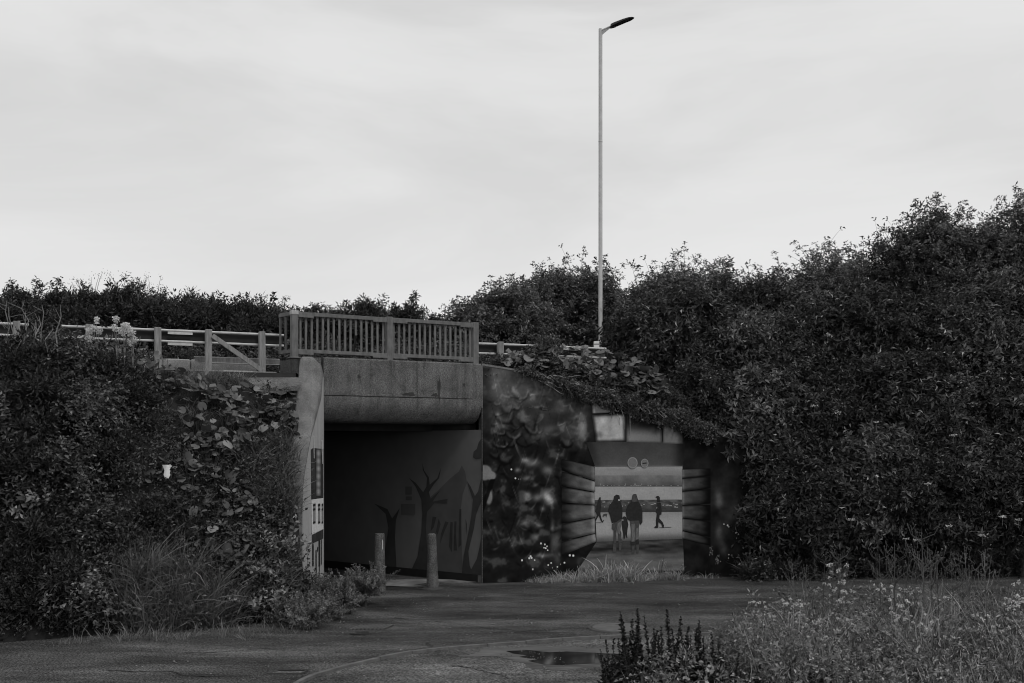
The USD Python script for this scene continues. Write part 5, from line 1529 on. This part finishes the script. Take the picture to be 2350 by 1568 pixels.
# white-flowered valerian at the bank top
for k, (x, yb, heads, lab) in enumerate(((222, 800, [(222, 733), (214, 752), (228, 757)], 'white-flowered plant with one tall spike, left of the flower group'), (268, 800, [(266, 731), (262, 750), (275, 757)], 'tallest white-flowered plant at the bank top before the barrier'),
                                         (285, 805, [(284, 748), (289, 745), (283, 762), (295, 752)], 'white-flowered plant with broad clustered heads'), (305, 810, [(297, 762), (305, 763), (309, 778), (300, 785)], 'low white-flowered plant, rightmost of the flower group'), (205, 815, [(206, 776), (203, 757), (192, 775)], 'small white-flowered plant with few heads, leftmost of the flower group'))):
    d = 19.35
    b = at(x, yb + 20, d)
    t = thing('valerian_plant', lab, 'flower', b)
    for (hx, hy) in heads:
        w = at(hx, hy, d) - b
        put('stem', tube([(0, 0, -0.1), w * [0.5, 0.5, 0.6], w], (0.006, 0.005, 0.004), 4), M['twig'], t)
        mb = MB()
        for zz_, r_ in ((0.0, 0.055), (-0.035, 0.05), (-0.075, 0.03)):
            m = 40
            a = rng.uniform(0, 6.28, m)
            q_ = r_ * np.sqrt(rng.random(m))
            pts = w + np.column_stack([q_ * np.cos(a), q_ * np.sin(a), zz_ + 0.03 * (1 - (q_ / r_) ** 2)])
            v, f, c_ = leaves(pts, rng.normal(size=(m, 3)) + [0, 0, 0.5], 0.026, 0.022, rng, tone=(0.7, 1.15))
            mb.add(v, f, c_)
        put('flower_head', mb.mesh(), M['flower'], t, color=mb.color())
    pts = np.column_stack([rng.normal(size=60) * 0.12, rng.normal(size=60) * 0.1, rng.uniform(-0.1, 0.38, 60)])
    mb = MB().add(*leaves(pts, rng.normal(size=(60, 3)) + [0, -0.3, 0.4], 0.075, 0.032, rng))
    put('foliage', mb.mesh(), M['leaf_weed'], t, color=mb.color())

# rank growth softening the foot of the thicket
n = 900
xx = rng.uniform(4.7, 13.5, n)
yy_ = np.interp(xx, [3.6, 5.7, 7.5, 12, 30], [23.55, 24.05, 24.4, 25.1, 27.2]) - 0.25 - np.abs(rng.normal(size=n)) * 0.28
instances('thicket_skirt', None, SH_BRAMBLE + SH_WEED + G_MID, 'leafy_sprig', M['leaf_dark'], np.column_stack([xx, yy_, rng.uniform(0, 0.35, n) ** 1.5]), np.column_stack([rng.normal(size=n) * 0.3, -0.4 + rng.normal(size=n) * 0.3, np.ones(n)]), rng.uniform(0.7, 1.4, n), rng, 'dark rank weeds along the foot of the right thicket', 'undergrowth')

# dead standing stems, far left
for k, (x, y0, y1, dx) in enumerate(((8, 790, 690, 8), (22, 800, 705, -2), (50, 790, 715, 8), (52, 760, 690, 4), (70, 790, 735, 12), (85, 795, 725, 4), (92, 800, 700, 4), (100, 800, 760, 18), (115, 800, 745, 6), (135, 810, 700, 3), (30, 815, 770, 14), (108, 815, 775, 24))):
    d = 18.9
    b = at(x, y0 + 22, d)
    e = at(x + dx, y1, d)
    t = thing('dead_stem', 'dead pale weed stalk standing at the bank top, far left', 'dry weed', b, 0, 'dead stalks at the far left')
    w = e - b
    mid = w * 0.5 + [rng.normal() * 0.05, rng.normal() * 0.05, 0]
    put('stalk', tube([(0, 0, -0.15), mid * 0.5, mid, w * 0.8 + rng.normal(size=3) * 0.02, w], (0.011, 0.010, 0.009, 0.007, 0.004), 5), M['twig'], t)
    for j in range(4):
        p = w * rng.uniform(0.35, 0.9)
        put('twig', tube([p, p + [rng.normal() * 0.12, rng.normal() * 0.06, rng.uniform(0.05, 0.16)]], (0.005, 0.003), 3), M['twig'], t)

# dry grass along the foot of the mural
G_DRY = [blades(14, 0.30, 0.011, 0.10, R0, droop=1.3, tone=(0.3, 2.3)) for _ in range(6)]
k = 460
s = rng.beta(1.6, 2.0, k) * 4.4 + 0.85
w = RW.at(s, np.zeros(k), 0.0) + np.array([*WN, 0]) * rng.uniform(0.02, 0.40, (k, 1))
tall = np.clip(1.1 - np.abs(s - 2.9) / 2.6, 0.25, 1.0) * rng.uniform(0.35, 1.15, k) * np.where(meshkit.fbm(np.column_stack([s * 3, s * 0, s * 0]), 3, 5) > 0.45, 1.2, 0.6)
mg = thing('dry_grass', 'strip of pale dry grass growing along the foot of the mural', 'grass')
instances('blades', mg, G_DRY, 'tussock', M['grass_dry'], w, np.column_stack([rng.normal(size=k) * 0.25, -0.2 + rng.normal(size=k) * 0.2, np.ones(k)]), tall, rng)
for (x, y0, y1) in ((1518, 1330, 1282), (1626, 1330, 1258), (1560, 1325, 1292), (1640, 1322, 1270)):
    p = RW.hit(x, y0, 0.15)
    p[2] = 0
    hh = (y0 - y1) / FPX * p[1]
    t = thing('tall_grass_stalk', 'tall pale grass stalk with drooping head before the mural', 'grass', p, 0, 'tall grass stalks before the mural')
    put('stem', tube([(0, 0, 0), (0.01, 0, hh * 0.6), (0.05, 0, hh)], (0.006, 0.005, 0.003), 4), M['grass_dry'], t, color=None)
    mb = MB().add(*leaves(np.column_stack([rng.uniform(0.02, 0.09, 24), rng.normal(size=24) * 0.015, hh - rng.uniform(-0.02, 0.16, 24)]), np.tile([0.3, 0, -1.0], (24, 1)) + rng.normal(size=(24, 3)) * 0.4, 0.05, 0.012, rng))
    put('seed_head', mb.mesh(), M['grass_dry'], t, color=mb.color())

# ------------------------------------------------------------------ weeds in the right foreground
rng = np.random.default_rng(91)
verge = Polygon([(3.9, 17.15), (3.1, 15.4), (2.35, 13.2), (1.25, 11.7), (0.85, 9.2), (1.0, 6.5), (9.5, 6.5), (14, 17.4)])
vx, vy = verge.exterior.xy
put('weedy_verge', flat(verge, 0.016), M['soil'], kind='structure')
G_WEED = [blades(30, 0.66, w_, 0.12, R0, lean=(l_, 0.0), droop=0.7, tone=(0.18, 2.0)) for w_, l_ in ((0.010, -0.3), (0.013, -0.1), (0.016, 0.1), (0.011, -0.4), (0.014, 0.25), (0.012, 0.0))]
q = in_poly(list(verge.exterior.coords), 3000, rng)
hgt = 0.55 + 0.75 * meshkit.fbm(np.column_stack([q * 0.5, np.zeros(len(q))]), 3, 2)
dens = meshkit.fbm(np.column_stack([q * 0.7, np.ones(len(q))]), 3, 6)
ok_ = (dens > 0.36 + 0.16 * rng.random(len(q))) & ~((q[:, 0] < 2.6) & (q[:, 1] < 13.0) & (q[:, 1] > 9.6) & (rng.random(len(q)) < 0.85))
q, hgt = q[ok_], hgt[ok_]
kindn = meshkit.fbm(np.column_stack([q * 0.9, np.full(len(q), 7.0)]), 3, 12) + 0.10 * rng.normal(size=len(q))
M['grass_deep'] = leafmat('deep_grass_blade', 0.055, 0.5, 0.35, 0.2)
for nm_, mt_, sel, hs, lb in (('tall_grass', M['grass'], (kindn > 0.47) & (kindn < 0.60), 1.0, 'mid-toned unmown grass filling the right foreground'), ('tall_grass', M['grass_deep'], kindn <= 0.47, 0.85, 'darker rank grass in patches of the right foreground'), ('tall_grass', M['grass_pale'], kindn >= 0.60, 0.95, 'pale dry seeding grass in patches of the right foreground')):
    m_ = int(sel.sum())
    instances(nm_, None, G_WEED, 'tussock', mt_, np.column_stack([q[sel], np.zeros(m_)]), np.column_stack([rng.normal(size=m_) * 0.28 - 0.1, rng.normal(size=m_) * 0.25, np.ones(m_)]), hs * hgt[sel] * rng.uniform(0.6, 1.25, m_), rng, lb, 'grass')
G_ARCH = [blades(26, 0.95, 0.013, 0.13, R0, lean=(-0.45, 0.1), droop=0.5, tone=(0.3, 1.9)) for _ in range(3)]
for lab, spots_ in (('arching clump of long pale grass leaning left in the right foreground', [(2180, 1500), (2215, 1490), (2250, 1500), (2200, 1530), (2240, 1535), (2290, 1520), (2160, 1535)]), ('tussock of drooping pale grass right of the dark docks', [(1760, 1545), (1800, 1550), (1840, 1540), (1870, 1555), (1780, 1560)])):
    t = thing('long_grass', lab, 'grass')
    w = np.array([gr(x + rng.normal() * 14, y + rng.normal() * 8) for x, y in spots_ for _ in range(3)])
    instances('blades', t, G_ARCH, 'tussock', M['grass_pale'], w, rng.normal(size=(len(w), 3)) * [0.12, 0.12, 0] + [0, 0, 1.0], rng.uniform(0.6, 1.05, len(w)), rng)
LOW = [spray(10, 0.22, 0.045, 0.028, R0) for _ in range(4)] + [tuft(26, 0.16, 0.065, 0.022, R0) for _ in range(3)]
q = in_poly(list(verge.exterior.coords), 3600, rng)
instances('low_weeds', None, LOW, 'sprig', M['leaf_weed'], np.column_stack([q, rng.uniform(0.02, 0.62, len(q)) * 1.0]), rng.normal(size=(len(q), 3)) * 0.5 + [0, 0, 1.0], rng.uniform(0.6, 1.2, len(q)), rng, 'small leafy weeds among the grass in the right foreground', 'weeds')


def flower_weed(name, label, h, nb, nh, rng, group, white=True, cat='wild flower', spread=0.16, leafy=26):
    t = thing(name, label, cat, (0, 0, 0), 0, group)
    st = MB()
    top = np.array([rng.normal() * 0.05, rng.normal() * 0.05, h])
    ax = np.array([[0, 0, 0], top * [0.3, 0.3, 0.5], top])
    st.add(*tube(ax, (0.007, 0.006, 0.0035), 4), 0.75)
    ends = [top]
    for b in range(nb):
        u_ = rng.uniform(0.50, 0.95)
        p = top * [u_ ** 2, u_ ** 2, u_]
        a = rng.uniform(0, 6.28)
        L = h * 0.24 * (1.25 - u_) + 0.07
        e = p + [math.cos(a) * spread * rng.uniform(0.5, 1.2), math.sin(a) * spread * rng.uniform(0.5, 1.2), L]
        m_ = p * 0.45 + e * 0.55 + [math.cos(a) * 0.03, math.sin(a) * 0.03, -0.03]
        st.add(*tube([p, m_, e], (0.004, 0.0035, 0.0025), 3), 0.75)
        ends.append(e)
        if not white:
            for j in range(3):
                w_ = p * (1 - j / 3) + e * (j / 3)
                e2_ = w_ + [rng.normal() * 0.035, rng.normal() * 0.035, rng.uniform(0.02, 0.06)]
                st.add(*tube([w_, e2_], (0.0025, 0.002), 3), 0.75)
                ends.append(e2_)
    put('stem', st.mesh(), M['leaf_weed'], t, color=st.color())
    n = leafy
    u_ = rng.uniform(0.05, 0.7, n)
    mb = MB().add(*leaves(top * np.column_stack([u_, u_, u_]) + rng.normal(size=(n, 3)) * 0.02, rng.normal(size=(n, 3)) * [1, 1, 0.3] + [0, 0, 0.4], 0.09, 0.016, rng, tone=(0.5, 1.3)))
    put('foliage', mb.mesh(), M['leaf_weed'], t, color=mb.color())
    for e in ends[:nh]:
        mb = MB()
        m = 16 if white else 5
        R_ = 0.024 if white else 0.009
        d_ = unit(rng.normal(size=(m, 3)) + [0, 0, 0.6])
        v, f, c_ = leaves(e + d_ * R_ * 0.4, d_, R_, R_ * 0.9, rng, tone=(0.55, 1.1))
        mb.add(v, f, c_)
        put('flower_head' if white else 'seed_bud', mb.mesh(), M['flower'] if white else M['leaf_seed'], t, color=mb.color())
    return t


M['leaf_seed'] = leafmat('seed_bud', 0.26, 0.7, 0.2, 0.2, 0.1)
FW = [flower_weed('white_wildflower', 'white-flowered weed with clustered heads in the right foreground', h_, 9, 10, rng, 'white wildflowers in the right foreground') for h_ in (0.82, 0.95, 0.70)]
SW = [flower_weed('seeding_weed', 'tall candelabra seeding weed standing out of the right foreground grass', h_, 12, 40, rng, 'tall seeding weeds in the right foreground', False, 'weed', 0.17, 14) for h_ in (1.35, 1.2)]


def place(protos, spots, label, hz):
    for k, (p, hwant) in enumerate(spots):
        src = protos[k % len(protos)]
        h0 = hz[k % len(protos)]
        s = hwant / h0
        if k < len(protos):
            x = UsdGeom.Xform(src)
            ops = x.GetOrderedXformOps()
            ops[0].Set(Gf.Vec3d(*map(float, p)))
            ops[1].Set(float(rng.uniform(0, 360)))
            x.AddScaleOp().Set(Gf.Vec3f(s, s, s))
        else:
            copy_of(src, p, rng.uniform(0, 6.28), label, None, s)


spots = []
for x, yt, d in ([(1760, 1352, 15.6), (1775, 1372, 15.4), (1790, 1362, 15.8), (1805, 1385, 15.2), (1818, 1402, 15.0), (1840, 1392, 15.2), (1758, 1405, 15.0), (1770, 1440, 14.6), (1884, 1318, 16.3), (1900, 1330, 16.0), (1916, 1340, 16.2), (1930, 1312, 16.4), (1946, 1312, 16.4), (1958, 1320, 16.2), (1972, 1315, 16.3),
                  (1985, 1340, 15.8), (1998, 1332, 16.0), (1895, 1345, 15.6), (1910, 1362, 15.3), (1926, 1350, 15.5), (1940, 1372, 15.2), (1955, 1352, 15.6), (1968, 1375, 15.0), (1982, 1358, 15.4), (2010, 1352, 15.6), (2025, 1338, 15.8), (2040, 1330, 16.0), (1865, 1352, 15.6), (1853, 1370, 15.4), (1908, 1402, 14.4), (1958, 1418, 14.0),
                  (1934, 1440, 13.6), (2000, 1400, 14.4), (2030, 1382, 14.8), (2060, 1392, 14.6), (2068, 1404, 14.4), (2100, 1516, 12.4), (2062, 1520, 12.3), (2282, 1520, 12.2), (1780, 1398, 15.0), (1825, 1372, 15.5), (1875, 1385, 14.8), (1985, 1428, 13.8), (2015, 1452, 13.4), (1870, 1430, 14.0)]
                 + [(2385, 1335, 14.5), (2392, 1360, 14.3), (2380, 1385, 14.0), (2398, 1310, 14.8), (2330, 1330, 14.8), (2342, 1352, 14.6), (2346, 1392, 14.2)]):
    p = at(x, yt, d)
    if rng.random() < 0.55 or x > 2060:
        spots.append(((p[0] + rng.normal() * 0.12, d + rng.normal() * 0.4, 0.0), p[2] * rng.uniform(0.6, 1.04)))
for x, yt, d in ((1800, 1450, 14.2), (1905, 1470, 13.2), (2020, 1500, 12.6), (2120, 1440, 13.6), (2180, 1470, 13.0), (2240, 1420, 13.8), (2300, 1450, 13.2), (2150, 1540, 11.8), (2230, 1535, 11.8), (1985, 1545, 11.6), (2090, 1360, 15.2), (2150, 1380, 15.0)):
    p = at(x, yt, d)
    spots.append(((p[0], d, 0.0), p[2]))
place(FW, spots, 'white-flowered weed with clustered heads in the right foreground', (0.82, 0.95, 0.70))
spots = []
for x, yt, d in ((1828, 1297, 16.0), (1846, 1298, 16.2), (1887, 1279, 16.3), (1908, 1292, 16.1), (1927, 1272, 16.3), (1940, 1290, 16.0), (2022, 1272, 15.6), (2053, 1247, 15.2), (2074, 1268, 15.3), (2096, 1290, 15.0), (2123, 1222, 14.8), (2140, 1262, 15.0), (2156, 1276, 14.8), (2190, 1274, 15.0), (2229, 1272, 14.6), (2267, 1267, 14.4), (2300, 1322, 14.8), (2212, 1300, 15.2)):
    p = at(x, yt, d)
    spots.append(((p[0], d, 0.0), p[2]))
place(SW, spots, 'tall candelabra seeding weed standing out of the right foreground grass', (1.35, 1.2))

# dark docks in the centre foreground


def dock(label, h, rng, group):
    t = thing('dock_plant', label, 'weed', (0, 0, 0), 0, group)
    for s_ in range(rng.integers(3, 6)):
        a = rng.uniform(0, 6.28)
        e = np.array([math.cos(a) * 0.11, math.sin(a) * 0.11, h * rng.uniform(0.7, 1.05)])
        put('stem', tube([(0, 0, 0), e * [0.4, 0.4, 0.5], e], (0.008, 0.007, 0.003), 4), M['bark'], t)
        n = 110
        u_ = rng.uniform(0.35, 1.0, n)
        pts = e * np.column_stack([u_ ** 1.2, u_ ** 1.2, u_])
        v, f, c_ = leaves(pts, rng.normal(size=(n, 3)) * [1, 1, 0.5] + [0, 0, 0.7], 0.075 * (1.30 - u_), 0.024, rng)
        put('seed_spike', (v, f), M['leaf_dock'], t, color=c_)
    n = 70
    u_ = rng.uniform(0.0, 0.5, n)
    a = rng.uniform(0, 6.28, n)
    pts = np.column_stack([np.cos(a) * 0.05, np.sin(a) * 0.05, u_ * h])
    v, f, c_ = leaves(pts, np.column_stack([np.cos(a), np.sin(a), rng.uniform(0.1, 0.9, n)]), 0.20 * (1.1 - u_), 0.055, rng, tone=(0.5, 1.6), droop=0.25)
    put('foliage', (v, f), M['leaf_dock'], t, color=c_)
    return t


DK = [dock('dark dock plant with seed spikes in the centre right foreground', h_, rng, 'dark docks before the manhole cover') for h_ in (0.9, 1.0, 0.8, 0.95)]
spots = []
for x, yt, d in ((1405, 1462, 11.6), (1430, 1440, 11.8), (1442, 1418, 11.9), (1468, 1412, 12.0), (1486, 1440, 11.8), (1500, 1422, 11.9), (1520, 1445, 11.7), (1540, 1408, 12.1), (1558, 1434, 11.9), (1580, 1440, 12.0), (1600, 1430, 12.2), (1618, 1452, 12.0), (1640, 1446, 12.2), (1662, 1470, 12.1), (1400, 1500, 11.2), (1450, 1490, 11.3), (1510, 1490, 11.3), (1570, 1495, 11.2),
                 (1630, 1500, 11.4), (1680, 1505, 11.6), (1470, 1530, 10.7), (1540, 1530, 10.7), (1610, 1535, 10.8), (1740, 1500, 12.2), (1780, 1510, 12.0), (1820, 1500, 12.2), (1860, 1510, 12.0), (1900, 1500, 12.1), (1940, 1515, 11.8), (1990, 1500, 12.0)):
    p = at(x, yt, d)
    spots.append(((p[0], d, 0.0), p[2]))
place(DK, spots, 'dark dock plant with seed spikes in the centre right foreground', (0.9, 1.0, 0.8, 0.95))

# ------------------------------------------------------------------ litter
hp = hits(hl, [396], [1112], 13, 24)[0]
lt = thing('white_litter', 'crumpled white plastic wrapper stuck upright among the round leaves', 'litter', hp + [0, -0.30, 0.10])
a = np.linspace(0, 2 * np.pi, 9)[:-1]
lrng = np.random.default_rng(4)
rows2 = [[(0.05 * k_ * math.cos(b) * (1 + 0.3 * lrng.normal()), 0.02 * math.sin(b), z) for b in a] for z, k_ in ((0, 0.7), (0.06, 1.0), (0.13, 1.05), (0.19, 0.95), (0.22, 1.2))]
put('wrapper', grid(np.array([r_ + [r_[0]] for r_ in rows2])), M['litter'], lt)
put('torn_flap', (np.array([(0.04, -0.01, 0.17), (0.09, -0.02, 0.20), (0.06, -0.02, 0.23), (0.03, 0, 0.22)]), [(0, 1, 2, 3)]), M['litter'], lt)
p = gr(1697, 1518)
m = trimesh.convex.convex_hull(np.array([(0, 0, 0), (0.19, 0.02, 0), (0.20, 0.12, 0), (0.01, 0.10, 0), (0.02, 0.01, 0.075), (0.17, 0.03, 0.08), (0.16, 0.10, 0.08), (0.03, 0.09, 0.07)]) + p + [-0.1, 0, 0.25])
put('pale_stone', m, M['concrete_pale'], label='pale broken block lying among the dark docks', cat='stone')
# leaf litter and grit on the path
k = 1000
q = np.array([gr(x, y)[:2] for x, y in zip(rng.uniform(300, 2000, k), 1345 + 220 * rng.random(k) ** 1.3)])
q = q[[path_poly.contains(Point(*c)) for c in q]]
GRIT = [MB().add(*leaves(rng.normal(size=(3, 3)) * [0.03, 0.03, 0.002], rng.normal(size=(3, 3)) * [1, 1, 0.15], 0.03, 0.018, rng, tone=(0.4, 1.6))) for _ in range(4)]
instances('leaf_litter', None, GRIT, 'scrap', M['leaf_weed'], np.column_stack([q, np.full(len(q), 0.02)]), np.tile([0, 0, 1.0], (len(q), 1)), rng.uniform(0.4, 1.1, len(q)), rng, 'scattered dead leaf scraps on the asphalt path', 'leaf litter')
